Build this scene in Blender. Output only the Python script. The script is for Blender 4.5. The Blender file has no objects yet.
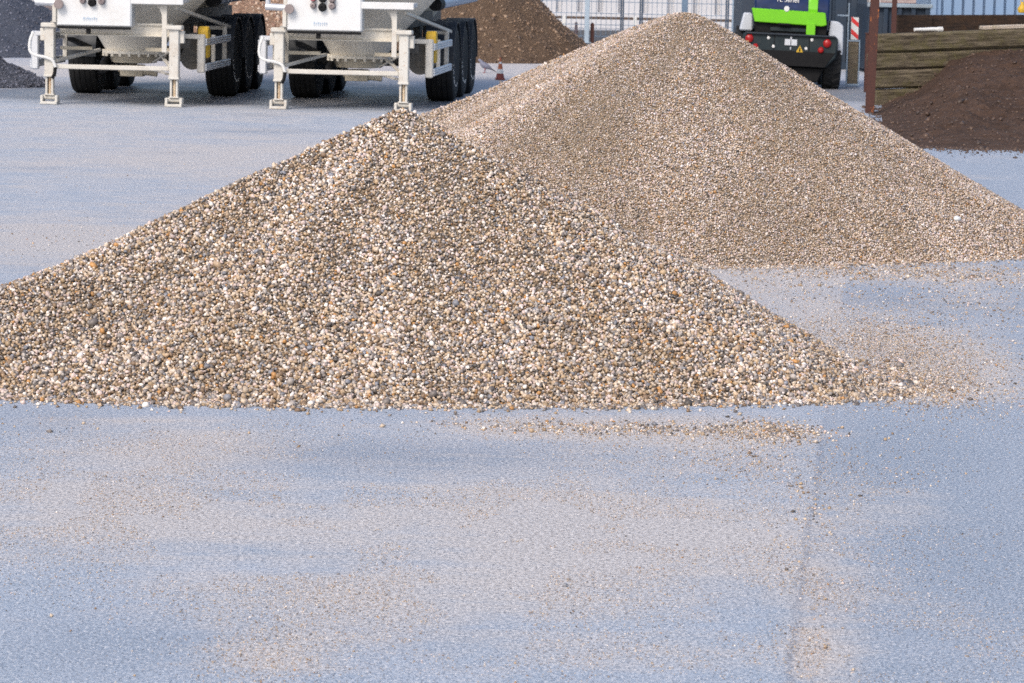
import bpy, bmesh, math, random
import numpy as np
from mathutils import Vector, Matrix

random.seed(7)
rng = np.random.default_rng(11)
S = bpy.context.scene
COL = S.collection
R = math.radians

# ------------------------------------------------------------------ camera
W, H = 1024, 683
F_PX = 3200.0
CAM = Vector((0, 0, 2.0))
PITCH, ROLL = R(6.83), R(1.2)
_R0, _U0 = Vector((1, 0, 0)), Vector((0, math.sin(PITCH), math.cos(PITCH)))
FWD = Vector((0, math.cos(PITCH), -math.sin(PITCH)))
RGT = _R0 * math.cos(ROLL) + _U0 * math.sin(ROLL)
UPV = -_R0 * math.sin(ROLL) + _U0 * math.cos(ROLL)


def ray(px, py):
    return FWD * F_PX + RGT * (px - W / 2) + UPV * (H / 2 - py)


def at(px, py, z=0.0):
    """the point of the level z seen at a pixel of the photograph"""
    d = ray(px, py)
    return CAM + d * ((z - CAM.z) / d.z)


def atY(px, py, y):
    d = ray(px, py)
    return CAM + d * (y / d.y)


def project(p):
    """world (n,3) -> pixel (n,2)"""
    v = np.asarray(p) - np.array(CAM)
    a = v @ np.array(FWD)
    return np.stack([W / 2 + F_PX * (v @ np.array(RGT)) / a, H / 2 - F_PX * (v @ np.array(UPV)) / a], 1)


cd = bpy.data.cameras.new('camera')
cam = bpy.data.objects.new('camera', cd)
COL.objects.link(cam)
M = Matrix((RGT, UPV, -FWD)).transposed().to_4x4()
M.translation = CAM
cam.matrix_world = M
cd.sensor_width = 36
cd.lens = F_PX / W * 36
cd.clip_start, cd.clip_end = 0.1, 5000
cd.dof.use_dof = True
cd.dof.focus_distance = 15.6
cd.dof.aperture_fstop = 13.0
S.camera = cam

# ------------------------------------------------------------------ light
wd = bpy.data.worlds.new('World')
S.world = wd
wd.use_nodes = True
nt = wd.node_tree
bg = nt.nodes['Background']
sky = nt.nodes.new('ShaderNodeTexSky')
sky.sky_type = 'NISHITA'
sky.sun_disc = False
SUN_EL, SUN_AZ = R(42), R(208)      # azimuth clockwise from +y: behind the camera, to the left
sky.sun_elevation = SUN_EL
sky.sun_rotation = SUN_AZ
sky.air_density = 1.0
sky.dust_density = 3.0
sky.ozone_density = 1.0
nt.links.new(sky.outputs[0], bg.inputs[0])
bg.inputs[1].default_value = 0.15
ld = bpy.data.lights.new('sun', 'SUN')
ld.energy = 1.5
ld.angle = R(20)
ld.color = (1.0, 0.93, 0.84)
lo = bpy.data.objects.new('sun', ld)
COL.objects.link(lo)
sd = Vector((math.sin(SUN_AZ) * math.cos(SUN_EL), math.cos(SUN_AZ) * math.cos(SUN_EL), math.sin(SUN_EL)))
lo.rotation_euler = sd.to_track_quat('Z', 'Y').to_euler()
lo.location = (0, -20, 30)
vs = S.view_settings
vs.view_transform = 'Standard'
vs.look = 'None'
vs.gamma = 1
vs.use_curve_mapping = False
vs.exposure = 0.6
S.cycles.use_denoising = False


# ------------------------------------------------------------------ materials
def srgb(r, g, b):
    f = lambda c: c / 12.92 if c <= 0.04045 else ((c + 0.055) / 1.055) ** 2.4
    return (f(r / 255), f(g / 255), f(b / 255))


class NT:
    def __init__(s, name):
        s.m = bpy.data.materials.new(name)
        s.m.use_nodes = True
        s.t = s.m.node_tree
        s.b = s.t.nodes['Principled BSDF']

    def n(s, kind, **kw):
        x = s.t.nodes.new('ShaderNode' + kind)
        for k, v in kw.items():
            setattr(x, k, v)
        return x

    def l(s, a, b):
        s.t.links.new(a, b)

    def setv(s, sock, v):
        if isinstance(v, bpy.types.NodeSocket):
            s.l(v, sock)
        else:
            if isinstance(v, tuple) and len(v) == 3 and sock.type == 'RGBA':
                v = v + (1,)
            sock.default_value = v

    def coord(s, which='Object'):
        return s.n('TexCoord').outputs[which]

    def noise(s, vec, scale, detail=4, rough=0.55, dist=0.0):
        x = s.n('TexNoise')
        s.l(vec, x.inputs['Vector'])
        x.inputs['Scale'].default_value = scale
        x.inputs['Detail'].default_value = detail
        x.inputs['Roughness'].default_value = rough
        x.inputs['Distortion'].default_value = dist
        return x.outputs['Fac']

    def math(s, op, a, b=0.0, c=0.0, clamp=False):
        x = s.n('Math', operation=op, use_clamp=clamp)
        for i, v in enumerate((a, b, c)):
            s.setv(x.inputs[i], v)
        return x.outputs[0]

    def ramp(s, fac, lo, hi, a=0.0, b=1.0):
        x = s.n('MapRange', clamp=True)
        s.setv(x.inputs[0], fac)
        for i, v in enumerate((lo, hi, a, b)):
            x.inputs[i + 1].default_value = v
        return x.outputs[0]

    def mix(s, fac, a, b, blend='MIX'):
        x = s.n('Mix', data_type='RGBA', blend_type=blend)
        s.setv(x.inputs[0], fac)
        s.setv(x.inputs[6], a)
        s.setv(x.inputs[7], b)
        return x.outputs[2]

    def mapping(s, vec, scale):
        x = s.n('Mapping')
        s.l(vec, x.inputs[0])
        x.inputs[3].default_value = scale
        return x.outputs[0]

    def bump(s, h, strength=0.3, dist=0.01):
        x = s.n('Bump')
        x.inputs['Strength'].default_value = strength
        x.inputs['Distance'].default_value = dist
        s.l(h, x.inputs['Height'])
        s.l(x.outputs[0], s.b.inputs['Normal'])

    def done(s, color, rough=0.6, metal=0.0, spec=0.5):
        s.setv(s.b.inputs['Base Color'], color)
        s.setv(s.b.inputs['Roughness'], rough)
        s.b.inputs['Metallic'].default_value = metal
        s.b.inputs['Specular IOR Level'].default_value = spec
        return s.m


def painted(name, col, dirt=(0.22, 0.17, 0.12), amt=0.5, rough=0.45, scale=3.0, rust=0.0, rustcol=(0.33, 0.12, 0.03), metal=0.0, streak=1.0, spec=0.4):
    k = NT(name)
    off = k.n('VectorMath', operation='ADD')
    k.l(k.coord(), off.inputs[0])
    k.l(k.math('MULTIPLY', k.n('ObjectInfo').outputs['Random'], 37.0), off.inputs[1])
    c = off.outputs[0]
    n1 = k.noise(k.mapping(c, (scale, scale, scale * streak)), 1.0, 6, 0.65)
    n2 = k.noise(c, scale * 14, 3, 0.6)
    f = k.math('MULTIPLY', k.ramp(n1, 0.42, 0.75), k.ramp(n2, 0.25, 0.7))
    f = k.math('MULTIPLY', f, amt)
    colr = k.mix(f, col, dirt)
    if rust:
        r = k.noise(c, scale * 5, 6, 0.7)
        colr = k.mix(k.ramp(r, 0.72 - rust, 0.80 - rust), colr, rustcol)
    ro = k.math('ADD', k.math('MULTIPLY', f, 0.4), rough)
    k.bump(n2, 0.06, 0.01)
    return k.done(colr, ro, metal, spec)


def plain(name, col, rough=0.5, metal=0.0, var=0.15, scale=8.0, spec=0.4):
    k = NT(name)
    c = k.coord()
    n = k.noise(c, scale, 5, 0.6)
    colr = k.mix(k.ramp(n, 0.3, 0.75), tuple(x * (1 + var) for x in col), tuple(x * (1 - var) for x in col))
    return k.done(colr, k.ramp(n, 0.3, 0.8, max(rough - 0.08, 0), rough + 0.1), metal, spec)


def lump(name, c1, c2, c3, scale, rough=0.95, bump=0.6, dist=0.03):
    """soil / heap body: clods of three tones"""
    k = NT(name)
    c = k.coord()
    a = k.noise(c, scale, 6, 0.7)
    b = k.noise(c, scale * 6, 4, 0.7)
    d = k.noise(c, scale * 0.18, 3, 0.5)
    col = k.mix(k.ramp(a, 0.35, 0.65), c1, c2)
    col = k.mix(k.ramp(b, 0.5, 0.72), col, c3)
    col = k.mix(k.ramp(d, 0.45, 0.7, 0, 0.45), col, c1)
    k.bump(k.math('ADD', a, b), bump, dist)
    return k.done(col, rough, 0, 0.2)


def stone_mat(name, rough=0.55):
    """every stone carries its own colour; a little mottling inside each"""
    k = NT(name)
    v = k.n('VertexColor', layer_name='stone_colour')
    c = k.coord()
    n = k.noise(c, 160, 3, 0.6)
    col = k.mix(k.ramp(n, 0.3, 0.75, 0, 0.3), v.outputs[0], (0.16, 0.13, 0.10))
    return k.done(col, rough, 0, 0.4)


MAT = dict(
    white=painted('white_enamel', (0.58, 0.59, 0.60), (0.40, 0.36, 0.30), 0.55, 0.32, 2.5),
    cream=painted('cream_paint', (0.51, 0.49, 0.45), (0.24, 0.18, 0.12), 0.65, 0.5, 4.0, rust=0.07),
    leg=painted('chipped_cream_paint', (0.51, 0.495, 0.46), (0.30, 0.22, 0.14), 0.75, 0.5, 5.0, rust=0.10),
    rusty=painted('rust_streaked_steel', (0.55, 0.46, 0.34), (0.30, 0.13, 0.04), 0.9, 0.6, 9.0, rust=0.17, rustcol=(0.42, 0.16, 0.03)),
    hopper=painted('dusty_beige_paint', (0.68, 0.64, 0.56), (0.27, 0.22, 0.16), 0.7, 0.55, 2.0, rust=0.03),
    hopper_dark=painted('grimy_beige_paint', (0.48, 0.43, 0.34), (0.14, 0.11, 0.08), 0.8, 0.6, 5.0, rust=0.08),
    alu=painted('brushed_aluminium', (0.56, 0.58, 0.62), (0.30, 0.28, 0.25), 0.4, 0.38, 3.0, metal=0.55),
    tyre=painted('tyre_rubber', (0.012, 0.013, 0.015), (0.06, 0.057, 0.053), 0.5, 0.72, 5.0, spec=0.2),
    guard=painted('black_plastic_mudguard', (0.020, 0.026, 0.036), (0.08, 0.08, 0.08), 0.4, 0.42, 3.0, spec=0.3),
    black=plain('black_rubber', (0.008, 0.008, 0.009), 0.65, spec=0.15),
    darksteel=painted('dark_chassis_steel', (0.06, 0.058, 0.055), (0.16, 0.12, 0.08), 0.6, 0.6, 5.0),
    rim=painted('rim_steel', (0.06, 0.06, 0.065), (0.10, 0.08, 0.06), 0.7, 0.5, 8.0, metal=0.3),
    yellow=painted('yellow_plastic', (0.50, 0.31, 0.02), (0.30, 0.20, 0.04), 0.5, 0.5, 6.0),
    hose=painted('blue_grey_pipe', (0.34, 0.41, 0.52), (0.30, 0.28, 0.26), 0.5, 0.42, 4.0, metal=0.2),
    mark_white=plain('white_marking', (0.56, 0.56, 0.55), 0.6),
    mark_blue=plain('blue_marking', (0.26, 0.34, 0.44), 0.5),
    mark_grey=plain('slate_lettering', (0.10, 0.12, 0.20), 0.5),
    coupling=painted('worn_coupling_metal', (0.24, 0.20, 0.20), (0.08, 0.07, 0.06), 0.7, 0.5, 20.0, metal=0.4),
    redcap=plain('faded_red_cap', (0.28, 0.09, 0.10), 0.5),
    green=plain('lime_green_paint', (0.135, 0.45, 0.007), 0.42, var=0.05),
    navy=plain('dark_blue_paint', (0.005, 0.016, 0.062), 0.5, var=0.3, spec=0.2),
    iron=painted('dark_green_grey_iron', (0.011, 0.020, 0.025), (0.07, 0.068, 0.06), 0.45, 0.45, 3.0, spec=0.25),
    fender=painted('pale_grey_plastic', (0.44, 0.47, 0.52), (0.22, 0.20, 0.18), 0.5, 0.5, 4.0),
    red_lamp=plain('red_lamp_plastic', (0.28, 0.008, 0.008), 0.3, var=0.1),
    red=plain('red_sign_film', (0.55, 0.03, 0.03), 0.4, var=0.1),
    signwhite=plain('white_sign_film', (0.58, 0.58, 0.57), 0.4, var=0.05),
    orange=painted('faded_orange_plastic', (0.42, 0.13, 0.06), (0.25, 0.10, 0.07), 0.6, 0.6, 9.0),
    darkred=painted('grubby_red_plastic', (0.20, 0.05, 0.04), (0.10, 0.05, 0.04), 0.6, 0.7, 9.0),
    skip=painted('dark_blue_grey_steel', (0.026, 0.040, 0.062), (0.08, 0.07, 0.065), 0.45, 0.5, 2.0, rust=0.03, spec=0.2),
    skiprim=painted('scuffed_steel_rim', (0.25, 0.31, 0.36), (0.12, 0.08, 0.06), 0.7, 0.5, 4.0, rust=0.05),
    container=painted('pale_blue_container_paint', (0.19, 0.285, 0.43), (0.30, 0.32, 0.36), 0.35, 0.5, 1.5),
    galv=painted('galvanised_steel', (0.34, 0.42, 0.50), (0.22, 0.21, 0.20), 0.5, 0.5, 5.0, metal=0.3),
    fence=plain('fence_wire_zinc', (0.13, 0.19, 0.27), 0.5, metal=0.2),
    fencedark=plain('dark_fence_post', (0.045, 0.07, 0.11), 0.5),
    concrete=lump('cast_concrete', (0.30, 0.29, 0.27), (0.36, 0.35, 0.33), (0.24, 0.23, 0.21), 6, 0.9, 0.2, 0.01),
    cladding=painted('white_wall_cladding', (0.46, 0.46, 0.48), (0.38, 0.37, 0.38), 0.5, 0.55, 0.6, streak=0.2),
    roofgrey=plain('grey_roof_sheet', (0.2, 0.21, 0.23), 0.6),
    railbrown=painted('dark_brown_rail', (0.07, 0.05, 0.042), (0.22, 0.16, 0.12), 0.6, 0.7, 3.0),
    stake=painted('red_brown_stake', (0.055, 0.020, 0.016), (0.08, 0.04, 0.03), 0.6, 0.8, 6.0),
    brick=None, timber=None, oldwood=None, post=None, darkwood=None, soil=None,
)


def timber_mat(name, a, b, moss, grain=(3, 30, 30), mossamt=0.7):
    k = NT(name)
    c = k.coord()
    g = k.noise(k.mapping(c, (1.2, 6, 14)), 2.2, 8, 0.7, 0.6)
    g2 = k.noise(k.mapping(c, (2.0, 10, 46)), 3.0, 5, 0.7)
    blot = k.noise(c, 3.4, 7, 0.72, 0.5)
    blot2 = k.noise(c, 9.0, 5, 0.7)
    col = k.mix(k.ramp(g, 0.40, 0.62), a, b)
    col = k.mix(k.ramp(g2, 0.52, 0.72, 0, 0.7), col, tuple(x * 0.3 for x in a))
    m = k.math('MULTIPLY', k.ramp(blot, 0.45, 0.62), k.ramp(blot2, 0.3, 0.6))
    col = k.mix(k.math('MULTIPLY', m, mossamt), col, moss)
    k.bump(k.math('ADD', g, g2), 0.7, 0.02)
    return k.done(col, 0.9, 0, 0.2)


MAT['timber'] = timber_mat('mossy_weathered_timber', (0.050, 0.039, 0.027), (0.165, 0.136, 0.096), (0.098, 0.088, 0.032))
MAT['darkwood'] = timber_mat('dark_tarred_timber', (0.020, 0.014, 0.011), (0.045, 0.028, 0.020), (0.070, 0.035, 0.015), mossamt=0.6)
MAT['oldwood'] = timber_mat('grey_old_plank', (0.13, 0.10, 0.07), (0.22, 0.18, 0.13), (0.10, 0.09, 0.05))
MAT['ledge'] = timber_mat('pale_dusty_board', (0.40, 0.33, 0.27), (0.50, 0.44, 0.38), (0.30, 0.26, 0.17))


def post_mat():
    k = NT('rusted_post_steel')
    c = k.coord()
    n = k.noise(k.mapping(c, (6, 6, 1.6)), 1.6, 6, 0.7, 0.4)
    n2 = k.noise(c, 40, 4, 0.7)
    col = k.mix(k.ramp(n2, 0.3, 0.7), (0.075, 0.024, 0.016), (0.038, 0.014, 0.012))
    col = k.mix(k.ramp(n, 0.58, 0.64), col, (0.42, 0.13, 0.03))
    col = k.mix(k.ramp(n, 0.66, 0.70), col, (0.62, 0.42, 0.26))
    k.bump(n2, 0.3, 0.005)
    return k.done(col, 0.75, 0.1)


MAT['post'] = post_mat()


def brick_mat():
    k = NT('pinkish_brick')
    b = k.n('TexBrick')
    k.l(k.mapping(k.coord(), (1, 1, 1)), b.inputs['Vector'])
    rot = k.n('Mapping')
    k.l(k.coord(), rot.inputs[0])
    rot.inputs[2].default_value = (R(90), 0, 0)
    k.l(rot.outputs[0], b.inputs['Vector'])
    b.inputs['Color1'].default_value = (0.34, 0.24, 0.22, 1)
    b.inputs['Color2'].default_value = (0.26, 0.19, 0.18, 1)
    b.inputs['Mortar'].default_value = (0.38, 0.35, 0.33, 1)
    b.inputs['Scale'].default_value = 4.0
    return k.done(b.outputs[0], 0.9)


MAT['brick'] = brick_mat()
MAT['soil'] = lump('dark_peaty_soil', (0.040, 0.023, 0.015), (0.076, 0.045, 0.031), (0.100, 0.063, 0.046), 1.8, bump=0.9, dist=0.05)
MAT['compost'] = lump('brown_bark_soil', (0.085, 0.055, 0.036), (0.135, 0.090, 0.060), (0.20, 0.145, 0.105), 7.0, bump=0.9, dist=0.05)
MAT['rubble'] = lump('tan_crushed_rubble', (0.20, 0.125, 0.085), (0.30, 0.20, 0.145), (0.38, 0.29, 0.22), 4.0, bump=0.9, dist=0.06)
MAT['dark_grit'] = lump('dark_grey_grit', (0.042, 0.050, 0.070), (0.072, 0.080, 0.105), (0.125, 0.133, 0.16), 14.0, bump=0.8, dist=0.02)
MAT['gravel_bed'] = lump('gravel_underlayer', (0.20, 0.155, 0.11), (0.27, 0.21, 0.15), (0.36, 0.30, 0.24), 45.0, bump=0.8, dist=0.01)
MAT['stone'] = stone_mat('river_gravel_stone', 0.5)
MAT['bird'] = None


# ------------------------------------------------------------------ mesh helpers
class MB:
    def __init__(s):
        s.bm = bmesh.new()

    def _merge(s, b, mat=None):
        if mat is not None:
            bmesh.ops.transform(b, matrix=mat, verts=b.verts)
        me = bpy.data.meshes.new('tmp')
        b.to_mesh(me)
        b.free()
        s.bm.from_mesh(me)
        bpy.data.meshes.remove(me)

    def box(s, c, d, rot=None, bev=0.006):
        b = bmesh.new()
        bmesh.ops.create_cube(b, size=1)
        bmesh.ops.scale(b, vec=d, verts=b.verts)
        if bev:
            bmesh.ops.bevel(b, geom=list(b.edges), offset=min(bev, min(d) * 0.3), segments=1, affect='EDGES', profile=0.6)
        m = Matrix.Translation(c)
        if rot is not None:
            m = m @ (rot if isinstance(rot, Matrix) else Matrix.Rotation(rot[2], 4, 'Z') @ Matrix.Rotation(rot[1], 4, 'Y') @ Matrix.Rotation(rot[0], 4, 'X'))
        s._merge(b, m)
        return s

    def bar(s, p, q, w, t, bev=0.004):
        """square bar from p to q"""
        p, q = Vector(p), Vector(q)
        d = q - p
        m = d.to_track_quat('Z', 'Y').to_matrix().to_4x4()
        return s.box((p + q) / 2, (w, t, d.length), m, bev)

    def cyl(s, p, q, r0, r1=None, n=20, cap=True):
        p, q = Vector(p), Vector(q)
        d = q - p
        b = bmesh.new()
        bmesh.ops.create_cone(b, cap_ends=cap, segments=n, radius1=r0, radius2=r0 if r1 is None else r1, depth=d.length)
        s._merge(b, Matrix.Translation((p + q) / 2) @ d.to_track_quat('Z', 'Y').to_matrix().to_4x4())
        return s

    def lathe(s, prof, n=32, axis='Z', c=(0, 0, 0)):
        """prof: list of (radius, height)"""
        b = bmesh.new()
        rings = []
        for r, h in prof:
            rings.append([b.verts.new((r * math.cos(2 * math.pi * i / n), r * math.sin(2 * math.pi * i / n), h)) for i in range(n)])
        for a, e in zip(rings, rings[1:]):
            for i in range(n):
                b.faces.new((a[i], a[(i + 1) % n], e[(i + 1) % n], e[i]))
        b.faces.new(rings[0][::-1])
        b.faces.new(rings[-1])
        bmesh.ops.remove_doubles(b, verts=b.verts, dist=1e-5)
        bmesh.ops.recalc_face_normals(b, faces=b.faces)
        m = Matrix.Translation(c)
        if axis == 'X':
            m = m @ Matrix.Rotation(R(90), 4, 'Y')
        if axis == 'Y':
            m = m @ Matrix.Rotation(R(-90), 4, 'X')
        s._merge(b, m)
        return s

    def tube(s, pts, r, n=8):
        pts = [Vector(p) for p in pts]
        b = bmesh.new()
        rings = []
        for i, p in enumerate(pts):
            t = (pts[min(i + 1, len(pts) - 1)] - pts[max(i - 1, 0)]).normalized()
            a = t.orthogonal().normalized() if i == 0 else (a - t * a.dot(t)).normalized()
            c = t.cross(a)
            rr = r[i] if isinstance(r, (list, tuple)) else r
            rings.append([b.verts.new(p + (a * math.cos(2 * math.pi * j / n) + c * math.sin(2 * math.pi * j / n)) * rr) for j in range(n)])
        for u, v in zip(rings, rings[1:]):
            for j in range(n):
                b.faces.new((u[j], u[(j + 1) % n], v[(j + 1) % n], v[j]))
        b.faces.new(rings[0][::-1])
        b.faces.new(rings[-1])
        bmesh.ops.recalc_face_normals(b, faces=b.faces)
        s._merge(b)
        return s

    def prism(s, poly, depth, axis='Y', off=0.0, bev=0.004):
        """poly of (a, b): axis Y -> (x, z) extruded along y; axis X -> (y, z) extruded along x"""
        b = bmesh.new()
        f = lambda a, c, d: (a, d, c) if axis == 'Y' else ((d, a, c) if axis == 'X' else (a, c, d))
        lo = [b.verts.new(f(x, z, off)) for x, z in poly]
        hi = [b.verts.new(f(x, z, off + depth)) for x, z in poly]
        n = len(poly)
        b.faces.new(lo)
        b.faces.new(hi[::-1])
        for i in range(n):
            b.faces.new((lo[i], hi[i], hi[(i + 1) % n], lo[(i + 1) % n]))
        bmesh.ops.recalc_face_normals(b, faces=b.faces)
        if bev:
            bmesh.ops.bevel(b, geom=list(b.edges), offset=bev, segments=1, affect='EDGES')
        s._merge(b)
        return s

    def build(s, name, mat, parent=None, smooth=35):
        me = bpy.data.meshes.new(name)
        s.bm.to_mesh(me)
        s.bm.free()
        me.materials.append(mat)
        if smooth:
            me.shade_smooth()
            me.set_sharp_from_angle(angle=R(smooth))
        o = bpy.data.objects.new(name, me)
        COL.objects.link(o)
        if parent is not None:
            o.parent = parent
        return o


def tag(o, label=None, cat=None, group=None, kind=None):
    if label:
        o['label'] = label
    if cat:
        o['category'] = cat
    if group:
        o['group'] = group
    if kind:
        o['kind'] = kind
    return o


def thing(name, label, cat, loc=(0, 0, 0), rz=0.0, group=None):
    o = bpy.data.objects.new(name, None)
    COL.objects.link(o)
    o.location = loc
    o.rotation_euler = (0, 0, rz)
    o.empty_display_size = 0.2
    return tag(o, label, cat, group)


def copy_tree(o, parent=None):
    c = o.copy()
    COL.objects.link(c)
    c.parent = parent
    for ch in [x for x in o.children]:
        copy_tree(ch, c)
    return c


def text_part(name, body, size, mat, parent, loc, rot, align='CENTER'):
    cu = bpy.data.curves.new(name, 'FONT')
    cu.body = body
    cu.size = size
    cu.align_x = align
    cu.extrude = 0.001
    tmp = bpy.data.objects.new(name, cu)
    COL.objects.link(tmp)
    dg = bpy.context.evaluated_depsgraph_get()
    me = bpy.data.meshes.new_from_object(tmp.evaluated_get(dg))
    bpy.data.objects.remove(tmp)
    me.materials.clear()
    me.materials.append(mat)
    o = bpy.data.objects.new(name, me)
    COL.objects.link(o)
    o.parent = parent
    o.location = loc
    o.rotation_euler = rot
    return o


def np_mesh(name, verts, faces, mats, mat_index=None, smooth=True, colors=None):
    """faces: list of (n,3)/(n,4) arrays"""
    me = bpy.data.meshes.new(name)
    me.vertices.add(len(verts))
    me.vertices.foreach_set('co', np.asarray(verts, np.float32).ravel())
    loops = np.concatenate([f.ravel() for f in faces]).astype(np.int32)
    tot = np.concatenate([np.full(len(f), f.shape[1]) for f in faces]).astype(np.int32)
    start = np.concatenate([[0], np.cumsum(tot)[:-1]]).astype(np.int32)
    me.loops.add(len(loops))
    me.loops.foreach_set('vertex_index', loops)
    me.polygons.add(len(tot))
    me.polygons.foreach_set('loop_start', start)
    me.polygons.foreach_set('loop_total', tot)
    if mat_index is not None:
        me.polygons.foreach_set('material_index', mat_index.astype(np.int32))
    me.polygons.foreach_set('use_smooth', np.full(len(tot), bool(smooth)))
    for m in mats:
        me.materials.append(m)
    if colors is not None:
        a = me.color_attributes.new('stone_colour', 'FLOAT_COLOR', 'POINT')
        c4 = np.ones((len(verts), 4), np.float32)
        c4[:, :3] = colors
        a.data.foreach_set('color', c4.ravel())
    me.update(calc_edges=True)
    me.validate()
    o = bpy.data.objects.new(name, me)
    COL.objects.link(o)
    return o


# ------------------------------------------------------------------ value noise for terrain-like shapes
_perm = rng.random((256, 256))


def vnoise(x, y, seed=0):
    x = x + seed * 17.3
    y = y + seed * 9.1
    xi, yi = np.floor(x).astype(int), np.floor(y).astype(int)
    fx, fy = x - xi, y - yi
    fx, fy = fx * fx * (3 - 2 * fx), fy * fy * (3 - 2 * fy)
    g = lambda a, b: _perm[a & 255, b & 255]
    return (g(xi, yi) * (1 - fx) + g(xi + 1, yi) * fx) * (1 - fy) + (g(xi, yi + 1) * (1 - fx) + g(xi + 1, yi + 1) * fx) * fy


def fbm(x, y, octv=4, seed=0):
    s, a, t = 0, 1.0, 0
    for i in range(octv):
        s = s + a * vnoise(x * 2 ** i, y * 2 ** i, seed + i)
        t += a
        a *= 0.55
    return s / t


# ------------------------------------------------------------------ stones
def base_shape(kind):
    b = bmesh.new()
    if kind == 'ico':
        bmesh.ops.create_icosphere(b, subdivisions=1, radius=1)
    else:
        bmesh.ops.create_cube(b, size=1.25)
        bmesh.ops.poke(b, faces=b.faces)
        for v in b.verts:
            v.co = v.co.normalized() * 1.0
    bmesh.ops.triangulate(b, faces=b.faces)
    b.verts.ensure_lookup_table()
    V = np.array([v.co[:] for v in b.verts])
    Fc = np.array([[v.index for v in f.verts] for f in b.faces])
    b.free()
    return V, Fc


def octa():
    V = np.array([(1, 0, 0), (-1, 0, 0), (0, 1, 0), (0, -1, 0), (0, 0, 1), (0, 0, -1)], float)
    Fc = np.array([(0, 2, 4), (2, 1, 4), (1, 3, 4), (3, 0, 4), (2, 0, 5), (1, 2, 5), (3, 1, 5), (0, 3, 5)])
    return V, Fc


ICO = base_shape('ico')
OCT = octa()


def rand_rot(n, flat=0.0):
    q = rng.normal(size=(n, 4))
    q[:, 1:3] *= (1 - flat)
    q /= np.linalg.norm(q, axis=1, keepdims=True)
    w, x, y, z = q.T
    return np.stack([np.stack([1 - 2 * (y * y + z * z), 2 * (x * y - w * z), 2 * (x * z + w * y)], -1),
                     np.stack([2 * (x * y + w * z), 1 - 2 * (x * x + z * z), 2 * (y * z - w * x)], -1),
                     np.stack([2 * (x * z - w * y), 2 * (y * z + w * x), 1 - 2 * (x * x + y * y)], -1)], 1)


PAL = np.array([srgb(*c) for c in [
    (226, 216, 206), (206, 192, 178), (190, 172, 152), (176, 152, 126), (166, 142, 112), (142, 118, 92),
    (158, 150, 144), (128, 120, 116), (98, 92, 90), (122, 124, 132), (196, 176, 168), (212, 202, 196), (116, 94, 74), (78, 73, 70), (172, 126, 74)]])
PALW = np.array([3, 8, 13, 14, 8, 8, 10, 9, 6, 4, 9, 6, 9, 5, 2.5], float)
PALW /= PALW.sum()


def stones(pos, size, shape, flat=0.0, pal=PAL, palw=PALW, jitter=0.18, gain=1.0, tint=None):
    V, Fc = shape
    n = len(pos)
    sc = np.stack([rng.uniform(0.85, 1.25, n), rng.uniform(0.7, 1.0, n), rng.uniform(0.5, 0.85, n)], 1) * size[:, None] / 2
    pert = rng.uniform(1 - jitter, 1 + jitter, (n, len(V), 1))
    L = V[None] * pert * sc[:, None, :]
    X = np.einsum('nij,nkj->nki', rand_rot(n, flat), L) + pos[:, None, :]
    Fx = (Fc[None] + (np.arange(n) * len(V))[:, None, None]).reshape(-1, 3)
    c = pal[rng.choice(len(pal), n, p=palw)] * rng.uniform(0.8, 1.18, (n, 1)) * gain
    if tint is not None:
        c = c * tint
    C = np.repeat(c, len(V), 0)
    return X.reshape(-1, 3), Fx, C


def jitter_grid(x0, x1, y0, y1, s):
    gx, gy = np.meshgrid(np.arange(x0, x1, s), np.arange(y0, y1, s * 0.9))
    gx = gx + (np.arange(gx.shape[0]) % 2)[:, None] * s / 2
    p = np.stack([gx.ravel(), gy.ravel()], 1)
    return p + rng.uniform(-0.42, 0.42, p.shape) * s


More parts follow.
